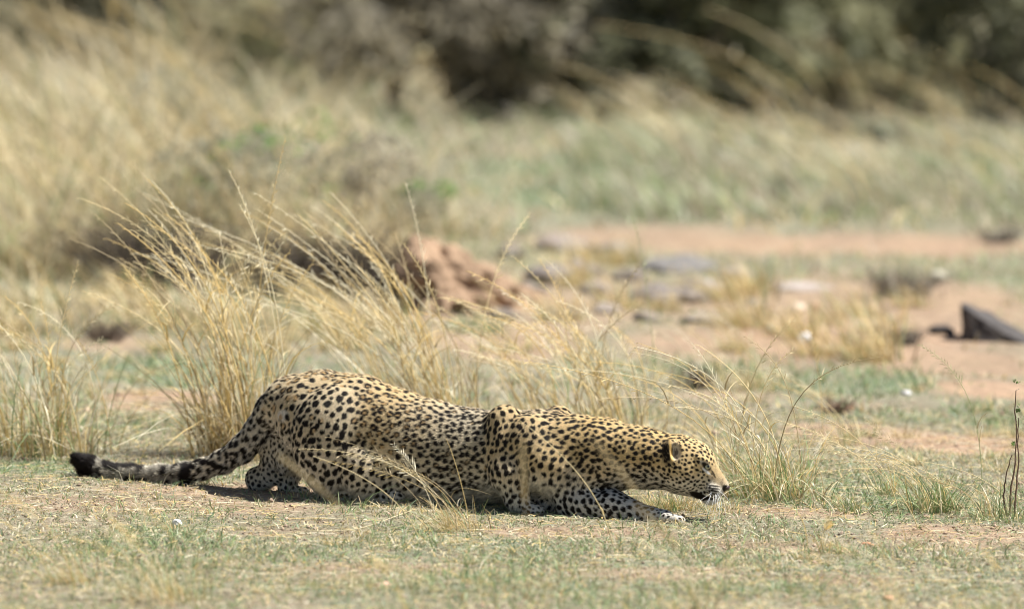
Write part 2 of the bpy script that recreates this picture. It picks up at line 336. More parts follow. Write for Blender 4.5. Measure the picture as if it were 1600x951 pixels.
tussock(1462, 792, .075, .16, 420, 'small green tuft between the nose tussock and the thorny shoots', None, .08, .62, 8, .34, 6, slean=.7, width=.0042, stub=.3, leanspread=.4, curlp=.6, dr=(.3, 1.5))
tussock(1565, 800, .09, .13, 360, 'low green tuft at the foot of the thorny shoots', None, .2, .6, 3, .22, 7, slean=1.0, stub=.5)
tussock(1040, 800, .10, .075, 420, 'short green and orange stubble under the leopard chin', None, .1, .42, 0, seed=8, stub=.1, curlp=.2, width=.003, name='grass_tuft', ry=.05)
tussock(1110, 800, .09, .06, 220, 'short pale stubble below the leopard whiskers', None, .1, .3, 0, seed=81, stub=.1, curlp=.2, width=.003, name='grass_tuft')
tussock(705, 832, .085, .12, 420, 'matted dry tuft pressed against the leopard belly', None, .6, .14, 9, .36, 9, slean=.9, width=.0030, stub=.5, name='grass_tussock', stemr=.0009, lspr=.4)
tussock(1290, 855, .03, .10, 40, 'sparse upright straw tuft below the stone in front of the leopard', None, .1, .3, 3, .13, 10, slean=.1, name='grass_tuft')
tussock(240, 790, .025, .05, 40, 'tiny green sprig below the leopard tail', None, .1, .8, 0, seed=12, name='grass_tuft')
tussock(405, 800, .03, .05, 50, 'tiny green and straw sprig below the hind foot', None, .1, .5, 0, seed=13, name='grass_tuft')
tussock(745, 520, .08, .07, 160, 'bright green tuft beside the earth mound', None, .1, .95, 0, seed=14, name='grass_tuft', width=.006)
tussock(1080, 600, .09, .14, 130, 'brown dead tuft behind the neck on the right', None, .2, .05, 3, .3, 15, pal=GREY * .8, name='grass_tuft')
tussock(150, 640, .05, .16, 60, 'small thin straw tuft left behind the tail', None, .4, .2, 3, .3, 16, name='grass_tuft')
tussock(1190, 600, .11, .20, 200, 'pale straw tuft behind and right of the head', None, .4, .2, 5, .4, 17)
tussock(1330, 690, .06, .12, 90, 'thin straw tuft on the orange earth', None, .5, .2, 4, .35, 18, slean=.9)
# low tufts dotted over the middle ground and the foreground
r = np.random.default_rng(99)
protos = {}
def dots(spots, name, labels, group, meshes, cat='grass tuft'):
    for k, (px, py, s) in enumerate(spots):
        x, y = gp(px, py); o = bpy.data.objects.new(name, meshes[k % len(meshes)]); C.objects.link(o)
        o.location = (x, y, float(hgt(x, y))); o.scale = (s, s, s); o.rotation_euler = (0, 0, r.normal(0, .35))
        o['label'] = labels; o['category'] = cat; o['group'] = group
tm = [tussock_mesh('low_tuft', 130, .04, .07, .15, gp_, seed=200 + k, width=.0032, stub=.3) for k, gp_ in enumerate((.2, .5, .35, .05))]
for m_ in tm: m_.materials.append(M_GRASS)
fm = [tussock_mesh('low_weed', 60, .035, .032, .1, .97, seed=260 + k, width=.0055, stub=.2, curlp=.9, leanspread=.9, windx=0, windy=0) for k in range(3)]
for m_ in fm: m_.materials.append(M_GRASS)
sp = [(r.uniform(-40, 1640), r.uniform(800, 935), r.uniform(.4, 1.0)) for _ in range(46)] + [(r.uniform(1140, 1640), r.uniform(770, 830), r.uniform(.6, 1.3)) for _ in range(26)] + [(r.uniform(-20, 700), r.uniform(760, 830), r.uniform(.4, .9)) for _ in range(22)]
dots(sp, 'low_weed', 'one of the small flat green weeds spreading on the earth around the leopard', 'flat green weeds on the near ground', fm, 'weed')
sp = [(r.uniform(-60, 1660), r.uniform(835, 950), r.uniform(.35, .8)) for _ in range(34)]
dots(sp, 'grass_tuft', 'one of the many low blurred tufts dotted over the earth in the foreground', 'low tufts in the foreground', tm)
sp = [(px, r.uniform(560, 760), r.uniform(.5, 1.1)) for px in list(r.uniform(-60, 330, 12)) + list(r.uniform(1150, 1660, 24))]
dots(sp, 'grass_tuft', 'one of the small tufts dotted over the patchy earth behind the leopard', 'small tufts on the middle ground', tm)
BROWN = np.array([[.50, .42, .27], [.42, .35, .22], [.58, .50, .34], [.46, .43, .30]])
tm2 = [tussock_mesh('dry_tuft', 150, .10, .2, .3, .12, seed=230 + k, width=.008, stub=.35) for k in range(3)]
for m_ in tm2: m_.materials.append(M_GRASS)
sp = [(px, py, r.uniform(.5, 1.0)) for px, py in zip(list(r.uniform(-40, 600, 22)) + list(r.uniform(780, 1440, 26)), list(r.uniform(420, 560, 22)) + list(r.uniform(400, 560, 26)))]
dots(sp, 'dry_tuft', 'one of the soft blurred dry tufts on the sandy ground before the grass banks', 'dry tufts on the sandy ground', tm2)

tussock(640, 535, .12, .12, 110, 'blurred dry tuft in front of the left foot of the earth mound', None, .3, .1, 3, .3, 19, width=.007, name='grass_tuft')
tussock(800, 545, .12, .12, 110, 'blurred dry tuft before the right slope of the earth mound', None, .3, .3, 3, .3, 20, width=.007, name='grass_tuft')
tussock(1390, 770, .05, .13, 110, 'small green and straw tuft left of the green tuft at the right', None, .2, .45, 2, .3, 21, name='grass_tuft')
tussock(1330, 800, .05, .09, 90, 'low green tuft between the two right tussocks', None, .2, .6, 0, seed=22, name='grass_tuft')
# long single stems that stand apart
def lone(px, py, h, lean, droop, color, label, rad=.0014, seed=1, head=True, name='lone_grass', D=None, hs=1.0, dense=26, toright=False):
    x, y = gp(px, py)
    o = new_obj(name, stem_mesh(name, h, lean, droop, 0.15 if toright else math.pi + .1, rad, color, seed, head, hs, dense), M_GRASS, label=label, cat='grass stem', loc=(x, y, float(hgt(x, y))))
    return o
S0, G0 = STRAW[0], np.array([.42, .46, .22])
lone(1030, 660, .70, .12, .05, G0, 'tall thin green stem with open seed head rising behind the shoulders', seed=3, rad=.0014)
lone(1540, 760, .55, .10, .45, G0, 'tall thin green stem with drooping seed head at the right', seed=4)
lone(1475, 790, .36, .95, .7, S0, 'arching straw stem over the small green tuft', seed=5, head=False)
lone(1410, 800, .42, .6, .35, S0, 'long straw stem leaning left of the small green tuft', seed=6)
lone(1440, 820, .40, .95, .2, S0, 'slanting straw stem right of the nose tussock', seed=7)
lone(1290, 700, .42, .1, .05, STRAW[1], 'upright thin stem behind the nose tussock', seed=8, rad=.0012)
lone(1375, 760, .30, .75, 1.3, S0, 'arched straw stem drooping between the nose tussock and the green tuft', seed=21)
lone(1500, 800, .30, .6, 1.2, S0, 'arched straw stem just right of the green tuft', seed=22, head=False)
lone(1590, 790, .24, 1.2, .5, S0, 'flat lying straw stem crossing the thorny shoots', seed=23, head=False)
lone(1265, 845, .16, .1, .6, STRAW[1], 'short hooked stem rising beside the upright straw tuft', seed=24, head=False)
lone(655, 850, .30, .95, .15, S0, 'straw stem slanting across the leopard hip', seed=9, head=False, rad=.0016)
lone(960, 855, .40, .62, .05, S0, 'pale straw slanting across the shoulder and elbow of the leopard', seed=10, head=False, rad=.0017)
lone(735, 838, .29, .12, .05, STRAW[1], 'upright straw stem in front of the leopard ribs', seed=11, head=False)
lone(170, 705, .34, .2, .6, STRAW[4], 'hooked brown stem by the left tussock', seed=12, head=False, toright=True)
# blurred seed heads standing close to the camera
def near_head(px, py, label, h, lean, seed, droop=.05, wid=1.0, top=.0060):
    r = np.random.default_rng(seed); x, y = gp(px, py)
    hor, ver = stem_path(h, lean, droop, 0.0, 16); pts = np.stack([-hor, .05 * hor, ver], 1)
    tt = np.linspace(0, 1, 16); rad = np.where(tt > .80, top * .7 * wid * np.sin(np.clip((tt - .78) / .24, 0, 1) * np.pi) ** .6 + .0006, .0011)
    v, q = tube(pts, rad, 6); c = np.repeat(np.array([[.52, .41, .22]]), len(v), 0)
    m = 150; tq = r.uniform(.76, .99, m); b = np.stack([np.interp(tq, tt, pts[:, k]) for k in range(3)], 1); d = np.stack([-.8 + r.normal(0, .3, m), r.normal(0, .5, m), .8 + r.normal(0, .3, m)], 1) * .012
    V = np.stack([b, b + d * .5 + [.0012, 0, 0], b + d, b + d * .5 - [.0012, 0, 0]], 1)
    v2, q2, c2 = join([(v, q, c), (V.reshape(-1, 3), np.arange(m * 4).reshape(m, 4), np.array([.58, .46, .26]) * (.5 + .9 * np.repeat(r.random((m, 1)), 4, 0)))])
    new_obj('seed_head', mesh_np('seed_head', v2, q2, c2), M_GRASS, label=label, cat='seed head', loc=(x, y, float(hgt(x, y))))
near_head(730, 1120, 'thick blurred seed head crossing the leopard hind leg, close to the camera', .68, .70, 1, .0, .85)
near_head(1157, 1120, 'blurred slanting seed head in front of the leopard neck', .72, .50, 2, .0, .62)
near_head(830, 1100, 'blurred upright seed head in front of the near elbow', .64, .03, 3, .0, .7)
near_head(1205, 1120, 'small blurred seed head in front of the stretched paw', .56, .60, 4, .0, .42)
def fallen(pts, label, rad=.0016, colr=(.80, .70, .46)):
    W3 = []
    for (px, py) in pts: x, y = gp(px, py); W3.append((x, y, float(hgt(x, y)) + .007))
    W3 = np.array(W3); t = np.linspace(0, 1, 24); tk = np.linspace(0, 1, len(W3)); P3 = np.stack([np.interp(t, tk, W3[:, k]) for k in range(3)], 1)
    for _ in range(3): P3[1:-1] = (P3[:-2] + P3[2:] + P3[1:-1]) / 3
    v, q = tube(P3 - P3[0], rad * (1 - .5 * t), 4)
    new_obj('fallen_straw', mesh_np('fallen_straw', v, q, np.repeat(np.array([colr]), len(v), 0)), M_GRASS, label=label, cat='straw', loc=P3[0])
fallen([(640, 808), (560, 836), (490, 842), (430, 834)], 'long pale bent straw lying on the earth below the belly')
fallen([(300, 795), (360, 802), (440, 806)], 'straight straw lying below the root of the tail')
fallen([(215, 752), (250, 757), (300, 758)], 'pale straw lying under the leopard tail', .0022)
fallen([(1490, 868), (1540, 866), (1600, 858)], 'pale straws lying at the lower right', .0018)
fallen([(1020, 786), (1060, 794), (1110, 806)], 'straw lying between the chin and the paw', .0016)
fallen([(880, 842), (940, 850), (1010, 846)], 'thin straw lying in front of the elbow', .0013)

# foreground blurred tussocks standing nearer than the frame's bottom edge
FG = 'blurred grass tussocks in the foreground'
tussock(250, 950, .12, .17, 300, 'wide blurred straw tussock at the bottom left corner', FG, .35, .25, 8, .34, 301, slean=.5)
tussock(110, 925, .07, .16, 150, 'blurred thin straw tuft at the left bottom, beside the wide tussock', FG, .5, .25, 4, .34, 302, slean=.9)
tussock(640, 985, .16, .12, 220, 'blurred low straw tussock at the bottom middle', FG, .3, .3, 4, .22, 303)
tussock(1095, 965, .05, .16, 80, 'blurred narrow tuft right of the bottom middle', FG, .1, .25, 3, .26, 304, slean=.3)
tussock(1400, 965, .05, .17, 110, 'blurred upright straw tuft at the bottom right', FG, .1, .2, 4, .30, 305, slean=.2)
tussock(1560, 960, .10, .10, 160, 'blurred low straw tussock in the bottom right corner', FG, .3, .3, 2, .2, 306)

# ------------------------------------------------------------------ background grass banks
BANK = np.array([[.74, .63, .39], [.66, .53, .29], [.80, .70, .48], [.42, .34, .21], [.66, .59, .42], [.80, .65, .36]])
LB = 'big tussocks of the tall grass bank on the left'
k = 0
ORD = ['leftmost', 'second from the left', 'third from the left', 'fourth from the left', 'fifth from the left', 'sixth from the left', 'seventh from the left', 'rightmost']
ROWS = [('nearest', [(-20, 530, .26), (60, 500, .26), (185, 520, .16), (270, 505, .18), (380, 510, .18), (470, 505, .17), (560, 515, .18)]),
        ('front', [(20, 440, .70), (115, 425, .74), (215, 430, .72), (325, 428, .68), (430, 430, .60), (530, 430, .52), (610, 425, .40)]),
        ('middle', [(60, 370, .86), (165, 360, .88), (270, 355, .86), (380, 362, .80), (480, 368, .72), (580, 372, .56), (650, 372, .36)]),
        ('back', [(-10, 310, .98), (100, 300, 1.06), (220, 298, 1.06), (330, 302, 1.0), (430, 318, .84)])]
for rn, row in ROWS:
    for q_, (px, py, h) in enumerate(row):
        k += 1
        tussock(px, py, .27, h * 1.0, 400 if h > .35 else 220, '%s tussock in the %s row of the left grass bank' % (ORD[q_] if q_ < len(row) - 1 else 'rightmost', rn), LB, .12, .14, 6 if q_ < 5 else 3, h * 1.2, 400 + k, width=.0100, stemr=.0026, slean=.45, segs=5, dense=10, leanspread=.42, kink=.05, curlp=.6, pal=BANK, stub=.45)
RB = 'blurred tussocks of the grass band on the right'
BANK2 = np.array([[.50, .45, .31], [.42, .39, .28], [.60, .52, .36], [.36, .33, .24], [.52, .49, .38], [.44, .36, .25]])
for j in range(36):
    px = 690 + (j * 331) % 960 + r.uniform(-25, 25); py = r.uniform(205, 338) if px > 1000 else r.uniform(200, 235)
    if 760 < px < 1000 and py > 222: continue
    if px < 1000 and j % 4: continue
    k += 1; h = r.uniform(.24, .42) * (.7 if px < 1000 else 1)
    tussock(px, py, .17, h * .75, 130, 'one of the pale blurred tussocks in the grass band before the bushes', RB, .35, .18, 4, h * 1.5, 400 + k, width=.010, stemr=.0028, slean=.8, segs=4, dense=8, pal=BANK2, leanspread=.4, curlp=.6)
PL = 'feathery pale grass plumes before the bushes'
for j in range(26):
    k += 1; px = -20 + j * 65 + r.uniform(-25, 25); py = r.uniform(130, 200)
    tussock(px, py, .16, .34, 60, 'one of the feathery pale grass clumps standing right before the bushes', PL, .35, .1, 5, r.uniform(.55, .8), 800 + k, width=.010, stemr=.0034, slean=.8, segs=4, dense=12, pal=BANK2, leanspread=.4, curlp=.6, dr=(.1, .8))
# uncountable tall grass between and beyond them
def tall(n, boxes, hmean, wid, greenp, pal):
    out = []
    for (x0, y0, x1, y1, fr) in boxes:
        m = int(n * fr); px = rng.uniform(x0, x1, m); py = rng.uniform(y0, y1, m)
        D = 39000 / (py + 770); x = (px - 800) * D / F; y = D - 25
        kk = rng.random(m) < .42 + 1.3 * fbm(x * 1.3, y * .5, 0, 66, 3); x, y = x[kk], y[kk]; m = len(x)
        h = hmean * rng.uniform(.3, 1.1, m) * (1 + .3 * noise3(x * 2, y, 0, 5)); g = rng.random(m) < greenp
        c = np.where(g[:, None], pick(GRN * 1.2 + .03, m), pick(pal, m)); lean = np.abs(rng.normal(.55, .3, m)); az = math.pi + rng.normal(0, .7, m)
        out.append(ribbons(np.stack([x, y, hgt(x, y)], 1), np.cos(az), np.sin(az), h, lean, rng.random(m) * .8, wid * (.6 + .8 * rng.random(m)), 4, c, None, .2))
    return join(out)
v, q, c = join([tall(9000, [(-150, 230, 560, 420, .7), (-150, 190, 600, 240, .12)], .42, .008, .2, BANK),
                tall(11000, [(-200, 185, 1800, 225, .25), (980, 200, 1750, 345, .5), (640, 215, 1000, 330, .15)], .18, .011, .34, BANK2)])
new_obj('tall_grass', mesh_np('tall_grass', v, q, c), M_GRASS, label='tall straw coloured grass filling the banks before the dark bushes', cat='grass', kind='stuff')

# ------------------------------------------------------------------ bushes
def leaf_cloud(n, rad, hgt_, seed, colA, size=.03, lobes=7):
    r = np.random.default_rng(seed)
    lc = np.stack([r.normal(0, rad * .5, lobes), r.normal(0, rad * .4, lobes), hgt_ * (.14 + .74 * r.random(lobes))], 1); lr = rad * (.3 + .35 * r.random(lobes))
    w_ = r.integers(0, lobes, n); d = r.normal(0, 1, (n, 3)); d /= np.linalg.norm(d, axis=1)[:, None]
    rr = lr[w_] * (.55 + .5 * r.random(n) ** .6); p = lc[w_] + d * rr[:, None] * np.array([1, 1, .8])
    p[:, 2] = np.abs(p[:, 2]) + .02
    if rad > .1:
        k = noise3(p[:, 0] * 5, p[:, 1] * 5, p[:, 2] * 5, seed) > -.35; p = p[k]
    n = len(p)
    a = r.normal(0, 1, (n, 3)); a /= np.linalg.norm(a, axis=1)[:, None]; b = np.cross(a, r.normal(0, 1, (n, 3))); b /= np.linalg.norm(b, axis=1)[:, None]
    s = size * (.6 + .8 * r.random((n, 1)))
    V = np.stack([p - a * s, p + b * s * .45, p + a * s, p - b * s * .45], 1).reshape(-1, 3)
    cc = colA * (.65 + .7 * r.random((n, 1))) * (1 + .25 * noise3(p[:, 0] * 3, p[:, 1] * 3, p[:, 2] * 3, seed + 1))[:, None]
    return V, np.arange(n * 4).reshape(n, 4), np.repeat(cc, 4, 0), lc
OLIVE = np.array([.34, .33, .20]); DARK = np.array([.25, .255, .155]); GREYG = np.array([.38, .36, .26]); PINKG = np.array([.38, .34, .25])
def bush(px, py, rad, h, colr, label, seed, n=5200, size=.035, name='bush'):
    x, y = gp(px, py); z = float(hgt(x, y))
    e = new_obj(name, None, label=label, cat='bush', group='blurred bushes along the back', loc=(x, y, z))
    V, q, c, lc = leaf_cloud(n, rad, h, seed, colr, size)
    new_obj('leaves', mesh_np('bush_leaves', V, q, c), M_LEAF, e, kind='stuff')
    r = np.random.default_rng(seed)
    for (a, b, cz) in lc[:6]:
        t = np.linspace(0, 1, 7)[:, None]; p0 = np.array([r.normal(0, .05), r.normal(0, .05), -.03]); p1 = np.array([a, b, cz])
        pts = p0 + (p1 - p0) * t + np.array([0, 0, .12]) * np.sin(t * 3.14) + r.normal(0, .015, (7, 3)) * t
        v, qq = tube(pts, .016 * (1 - .75 * t[:, 0]), 5)
        new_obj('branch', mesh_np('branch', v, qq, np.repeat(np.array([[.16, .13, .10]]), len(v), 0)), M_WOOD, e)
BU = [(40, 115, .75, 1.3, GREYG, 'grey leafed bush behind the grass bank in the top left corner'),
      (190, 125, .55, 1.1, DARK, 'dark green bush behind the tall stems left of the middle'),
      (330, 130, .5, 1.0, OLIVE, 'olive bush right of the dark green one at the top left'),
      (470, 150, .55, 1.0, OLIVE * 1.3, 'light olive bush at the top just left of the middle'),
      (615, 185, .62, .95, PINKG, 'brownish grey bare bush in the middle of the top edge'),
      (750, 190, .55, .85, PINKG * .85, 'taupe bush right of the brownish grey one'),
      (890, 180, .5, .75, GREYG, 'pale grey green bush above the green clearing'),
      (1060, 190, .50, .9, DARK * .8, 'near black bush with a deep hollow right of the middle'),
      (1160, 180, .55, 1.0, DARK * 1.1, 'dark bush next to the near black one'),
      (1290, 165, .6, 1.0, OLIVE * 1.1, 'olive bush above the right grass band'),
      (1430, 165, .55, .9, OLIVE, 'dull olive bush near the top right'),
      (1560, 195, .6, 1.2, DARK * .6, 'darkest bush filling the top right corner')]
for i_, (px, py, rd, h, cl, lb) in enumerate(BU): bush(px, py, rd, h, cl, lb, 700 + i_)
BK = [(-120, 70, OLIVE), (90, 60, DARK), (250, 55, DARK), (400, 60, OLIVE), (560, 80, GREYG), (700, 80, OLIVE), (840, 80, GREYG), (980, 90, DARK), (1110, 90, DARK), (1240, 85, OLIVE), (1380, 80, DARK), (1500, 80, DARK), (1680, 90, DARK)]
for i_, (px, py, rd, h, cl, lb) in enumerate([(140, 425, .30, .36, PINKG * 1.1, 'dusty brown scrub under the left part of the grass bank'), (290, 420, .32, .42, GREYG, 'dusty green scrub at the foot of the grass bank'), (420, 415, .30, .48, GREYG * 1.15, 'pale dusty scrub in the grass bank above the golden tussock'), (520, 405, .30, .46, PINKG * 1.1, 'taupe scrub between the grass bank and the earth mound'), (600, 400, .22, .34, GREYG * 1.05, 'small dusty scrub touching the earth mound'), (350, 330, .4, .60, GREYG * 1.2, 'dusty scrub rising in the heart of the grass bank')]):
    bush(px, py, rd, h, cl, lb, 650 + i_, 1900, .015)
for i_, (px, py, cl) in enumerate(BK):
    bush(px, py + 25, .85, 1.7, cl, ('first', 'second', 'third', 'fourth', 'fifth', 'sixth', 'seventh', 'eighth', 'ninth', 'tenth', 'eleventh', 'twelfth', 'last')[i_] + ' from the left of the taller bushes in the thicket along the top edge', 750 + i_, 5200, .06)
# small dead shrubs on the sandy ground
def shrub(px, py, rad, h, label, seed, n=70, colr=np.array([.22, .19, .15])):
    x, y = gp(px, py); r = np.random.default_rng(seed); parts = []
    for _ in range(n):
        a = r.random() * 6.28; L = h * (.5 + .7 * r.random()); s = rad * (.4 + .7 * r.random()); t = np.linspace(0, 1, 5)[:, None]
        p1 = np.array([math.cos(a) * s, math.sin(a) * s, L * .8]); b0 = r.normal(0, rad * .3, 3) * [1, 1, 0]
        pts = b0 + p1 * t + r.normal(0, .012, (5, 3)) * t
        v, q = tube(pts, .0032 * (1 - .6 * t[:, 0]), 3); parts.append((v, q, np.repeat(colr[None] * (.5 + .9 * r.random()), len(v), 0)))
    v, q, c = join(parts)
    new_obj('dead_shrub', mesh_np('dead_shrub', v, q, c), M_WOOD, label=label, cat='shrub', loc=(x, y, float(hgt(x, y))))
shrub(1415, 455, .16, .12, 'dark twiggy shrub on the sand at the upper right', 1, 120)
shrub(1405, 525, .11, .06, 'low brown shrub below the twiggy one at the right', 2, 90)
shrub(1220, 300, .10, .12, 'small dark shrub in front of the right grass band', 3, 70)
shrub(165, 540, .09, .08, 'brown dead shrub left of the golden tussock', 4, 90, np.array([.20, .15, .11]))
shrub(1310, 640, .06, .06, 'tiny reddish dead shrub on the earth at the right', 5, 40, np.array([.28, .18, .12]))
shrub(230, 452, .34, .30, 'tangle of twigs coloured dark for the shade under the left grass bank', 6, 420, np.array([.13, .105, .08]))  # twigs added and darkened to give the shadow at the bank's foot
shrub(500, 458, .30, .28, 'tangle of twigs coloured dark for the shade beside the earth mound under the grass bank', 7, 420, np.array([.13, .105, .08]))  # shade under the right part of the bank, put into the twig colour
shrub(605, 470, .13, .24, 'dark twiggy shrub against the left foot of the earth mound', 10, 160, np.array([.10, .08, .06]))
shrub(1095, 600, .05, .09, 'small dark dead shrub behind the leopard head', 8, 50, np.array([.14, .09, .07]))
shrub(1565, 365, .1, .08, 'small dark shrub at the right end of the sandy track', 9, 60)
# leafy green weeds in the left bank
def weed(px, py, h, label, seed, n=120, size=.016):
    n = n * 3; size = size * 1.15
    x, y = gp(px, py); V, q, c, lc = leaf_cloud(n, h * .35, h, seed, np.array([.20, .36, .10]), size, 5)
    e = new_obj('weed', None, label=label, cat='weed', loc=(x, y, float(hgt(x, y))))
    new_obj('leaves', mesh_np('weed_leaves', V, q, c), M_LEAF, e, kind='stuff')
    for (a, b, cz) in lc[:4]:
        t = np.linspace(0, 1, 5)[:, None]; v, qq = tube(np.array([a, b, cz]) * t, .003 * (1 - .5 * t[:, 0]), 4)
        new_obj('stem', mesh_np('weed_stem', v, qq, np.repeat(np.array([[.2, .24, .1]]), len(v), 0)), M_WOOD, e)
weed(445, 395, .66, 'tall leafy green weed in the middle of the left grass bank', 61)
weed(530, 380, .72, 'slender green weed standing above the grass bank', 62, 60)
weed(635, 378, .34, 'bushy green weed at the right end of the grass bank', 63, 160)
weed(310, 420, .50, 'small green weed at the left of the grass bank', 64, 70)

# ------------------------------------------------------------------ stones, mound, twig
def rock(px, py, size, colr, label, seed, name='stone', flat=.25, mat=M_ROCK, cat='stone', rough=.25, rot=0.0, yoff=0):
    import bmesh
    bm = bmesh.new(); bmesh.ops.create_icosphere(bm, subdivisions=4, radius=1)
    co = np.array([v.co[:] for v in bm.verts]); r = np.random.default_rng(seed)
    for _ in range(12):                                       # chop flat facets
        d = r.normal(0, 1, 3); d /= np.linalg.norm(d); lim = .62 + .25 * r.random(); s = co @ d; co -= np.outer(np.maximum(s - lim, 0) * .92, d)
    nz = fbm(co[:, 0] * 2.2 + seed, co[:, 1] * 2.2, co[:, 2] * 2.2, seed, 4); co *= (1 + rough * nz)[:, None]
    co *= np.asarray(size)
    co[:, 2] = np.maximum(co[:, 2], -size[2] * flat * 1.5)
    ca, sa = math.cos(rot), math.sin(rot); co = co @ np.array([[ca, sa, 0], [-sa, ca, 0], [0, 0, 1]])
    for v, c_ in zip(bm.verts, co): v.co = c_
    me = bpy.data.meshes.new(name); bm.to_mesh(me); bm.free()
    cc = np.ones((len(co), 4), np.float32); cc[:, :3] = np.asarray(colr) * (1 + .18 * fbm(co[:, 0] / size[0] * 4, co[:, 1] / size[1] * 4, co[:, 2] / size[2] * 4, seed + 9, 3))[:, None]
    at = me.attributes.new('col', 'FLOAT_COLOR', 'POINT'); at.data.foreach_set('color', cc.ravel())
    x, y = gp(px, py)
    return new_obj(name, me, mat, label=label, cat=cat, loc=(x, y + yoff, float(hgt(x, y)) + size[2] * flat))
rock(272, 835, (.017, .014, .019), (.80, .78, .74), 'bright white quartz pebble on the earth below the leopard tail', 1, flat=.5)
rock(597, 926, (.026, .02, .014), (.62, .40, .28), 'pinkish stone at the bottom edge below the belly', 2)
rock(1228, 828, (.018, .016, .010), (.62, .45, .30), 'small tan stone below the nose tussock', 3)
rock(1358, 846, (.022, .018, .010), (.50, .26, .14), 'rusty brown stone on the earth at the lower right', 4)
rock(1392, 936, (.020, .018, .012), (.60, .36, .22), 'orange stone by the upright straw tuft at the bottom right', 5)
rock(898, 912, (.010, .010, .007), (.6, .42, .3), 'tiny tan pebble at the bottom middle', 51)
rock(1250, 484, (.030, .03, .032), (.74, .60, .46), 'rounded cream stone on the sand at the upper right', 6, flat=.5)
rock(1278, 476, (.018, .03, .02), (.62, .40, .24), 'orange stone touching the cream one', 61, flat=.5)
rock(1258, 528, (.026, .03, .025), (.82, .82, .84), 'white stone on the sand below the cream one', 7, flat=.5)
rock(1208, 512, (.028, .03, .025), (.60, .54, .42), 'dull cream stone left of the white one', 71, flat=.4)
rock(1468, 432, (.035, .03, .035), (.66, .62, .48), 'pale yellowish stone behind the twiggy shrub', 8, flat=.5)
rock(1330, 632, (.018, .02, .016), (.45, .26, .16), 'reddish clod on the orange earth at the right', 81, flat=.5)
rock(1420, 612, (.02, .02, .012), (.66, .63, .60), 'small grey white stone on the orange earth', 82, flat=.4)
GR = (.40, .39, .38)
rock(1060, 410, (.14, .2, .04), (.20, .185, .17), 'long flat grey rock slab on the sandy track', 9, 'rock_slab', .3, cat='rock', rot=-.3)
rock(960, 395, (.12, .16, .045), (.24, .21, .19), 'low brown grey rock left of the long slab', 10, 'rock_slab', .3, cat='rock')
rock(1030, 462, (.14, .15, .055), (.20, .175, .165), 'flat mauve grey rock nearer than the long slab', 11, 'rock_slab', .3, cat='rock', rot=-.2)
rock(860, 440, (.10, .12, .06), (.22, .19, .17), 'dark stone lump right of the earth mound', 12, 'rock', .3, cat='rock')
rock(1110, 500, (.12, .14, .035), (.30, .25, .20), 'half buried flat rock behind the head', 13, 'rock_slab', .2, cat='rock')
rock(880, 385, (.13, .16, .05), (.27, .22, .19), 'flat weathered rock behind the earth mound', 14, 'rock_slab', .25, cat='rock')
rock(1105, 440, (.10, .1, .03), (.40, .35, .32), 'small grey flat rock right of the long slab', 15, 'rock_slab', .3, cat='rock')
rock(1250, 440, (.16, .12, .025), (.42, .36, .32), 'broad buried rock at the edge of the sand', 16, 'rock_slab', .2, cat='rock')
for k_, (px, py, a_, b_) in enumerate([(800, 400, .07, .04), (835, 465, .09, .05), (905, 425, .08, .05), (930, 455, .06, .04), (985, 430, .07, .035), (790, 500, .06, .03), (1075, 465, .08, .04), (1150, 420, .09, .03), (880, 500, .07, .035), (1010, 500, .06, .03), (1180, 470, .05, .02), (950, 485, .05, .03), (640, 480, .06, .05), (585, 450, .07, .06)]):
    o_ = rock(px, py, (a_, a_ * 1.1, b_), (.22 + .03 * (k_ % 4), .185 + .025 * (k_ % 4), .155 + .02 * (k_ % 4)), 'one of the broken grey brown stones strewn about the earth mound', 500 + k_, 'rock', .3, cat='rock', rough=.4, rot=k_ * .7); o_['group'] = 'broken stones about the earth mound'
# pointed slab leaning at the right: dark face to the left
def prism_rock(px, py):
    import bmesh
    bm = bmesh.new()
    pts = [(-.085, -.10, -.02), (-.085, -.10, .135), (.16, -.13, -.02), (-.075, .14, -.02), (-.09, .10, .12), (.18, .12, -.02), (-.02, -.12, .10), (.05, -.13, .055), (0, .12, .085), (-.02, -.15, -.02)]
    vs = [bm.verts.new(p) for p in pts]; bmesh.ops.convex_hull(bm, input=vs)
    for v in [v for v in bm.verts if not v.link_faces]: bm.verts.remove(v)
    bmesh.ops.bevel(bm, geom=bm.edges[:], offset=.003, segments=1, affect='EDGES'); bmesh.ops.triangulate(bm, faces=bm.faces[:])
    bmesh.ops.subdivide_edges(bm, edges=bm.edges[:], cuts=4, use_grid_fill=True)
    co = np.array([v.co[:] for v in bm.verts]); nz = fbm(co[:, 0] * 16, co[:, 1] * 16, co[:, 2] * 16, 4, 2) * 1.2
    for v, k_ in zip(bm.verts, nz): v.co = v.co * (1 + .13 * k_)
    me = bpy.data.meshes.new('rock'); bm.to_mesh(me); bm.free()
    at = me.attributes.new('col', 'FLOAT_COLOR', 'POINT'); cc = np.ones((len(me.vertices), 4), np.float32); cc[:, :3] = np.array([.085, .075, .07]) * (1 + .5 * fbm(co[:, 0] * 30, co[:, 1] * 30, co[:, 2] * 30, 14, 3))[:, None]; at.data.foreach_set('color', cc.ravel())
    x, y = gp(px, py); o = new_obj('rock', me, M_ROCK, label='pointed dark rock tilting up from the sand at the right edge', cat='rock', loc=(x, y, float(hgt(x, y)))); o.rotation_euler = (0, 0, -.15); o.scale = (1.05, 1.0, .98); return o
prism_rock(1548, 514)
rock(1478, 508, (.06, .05, .025), (.08, .07, .065), 'low dark stone at the foot of the pointed rock', 17, 'rock', .3, cat='rock')
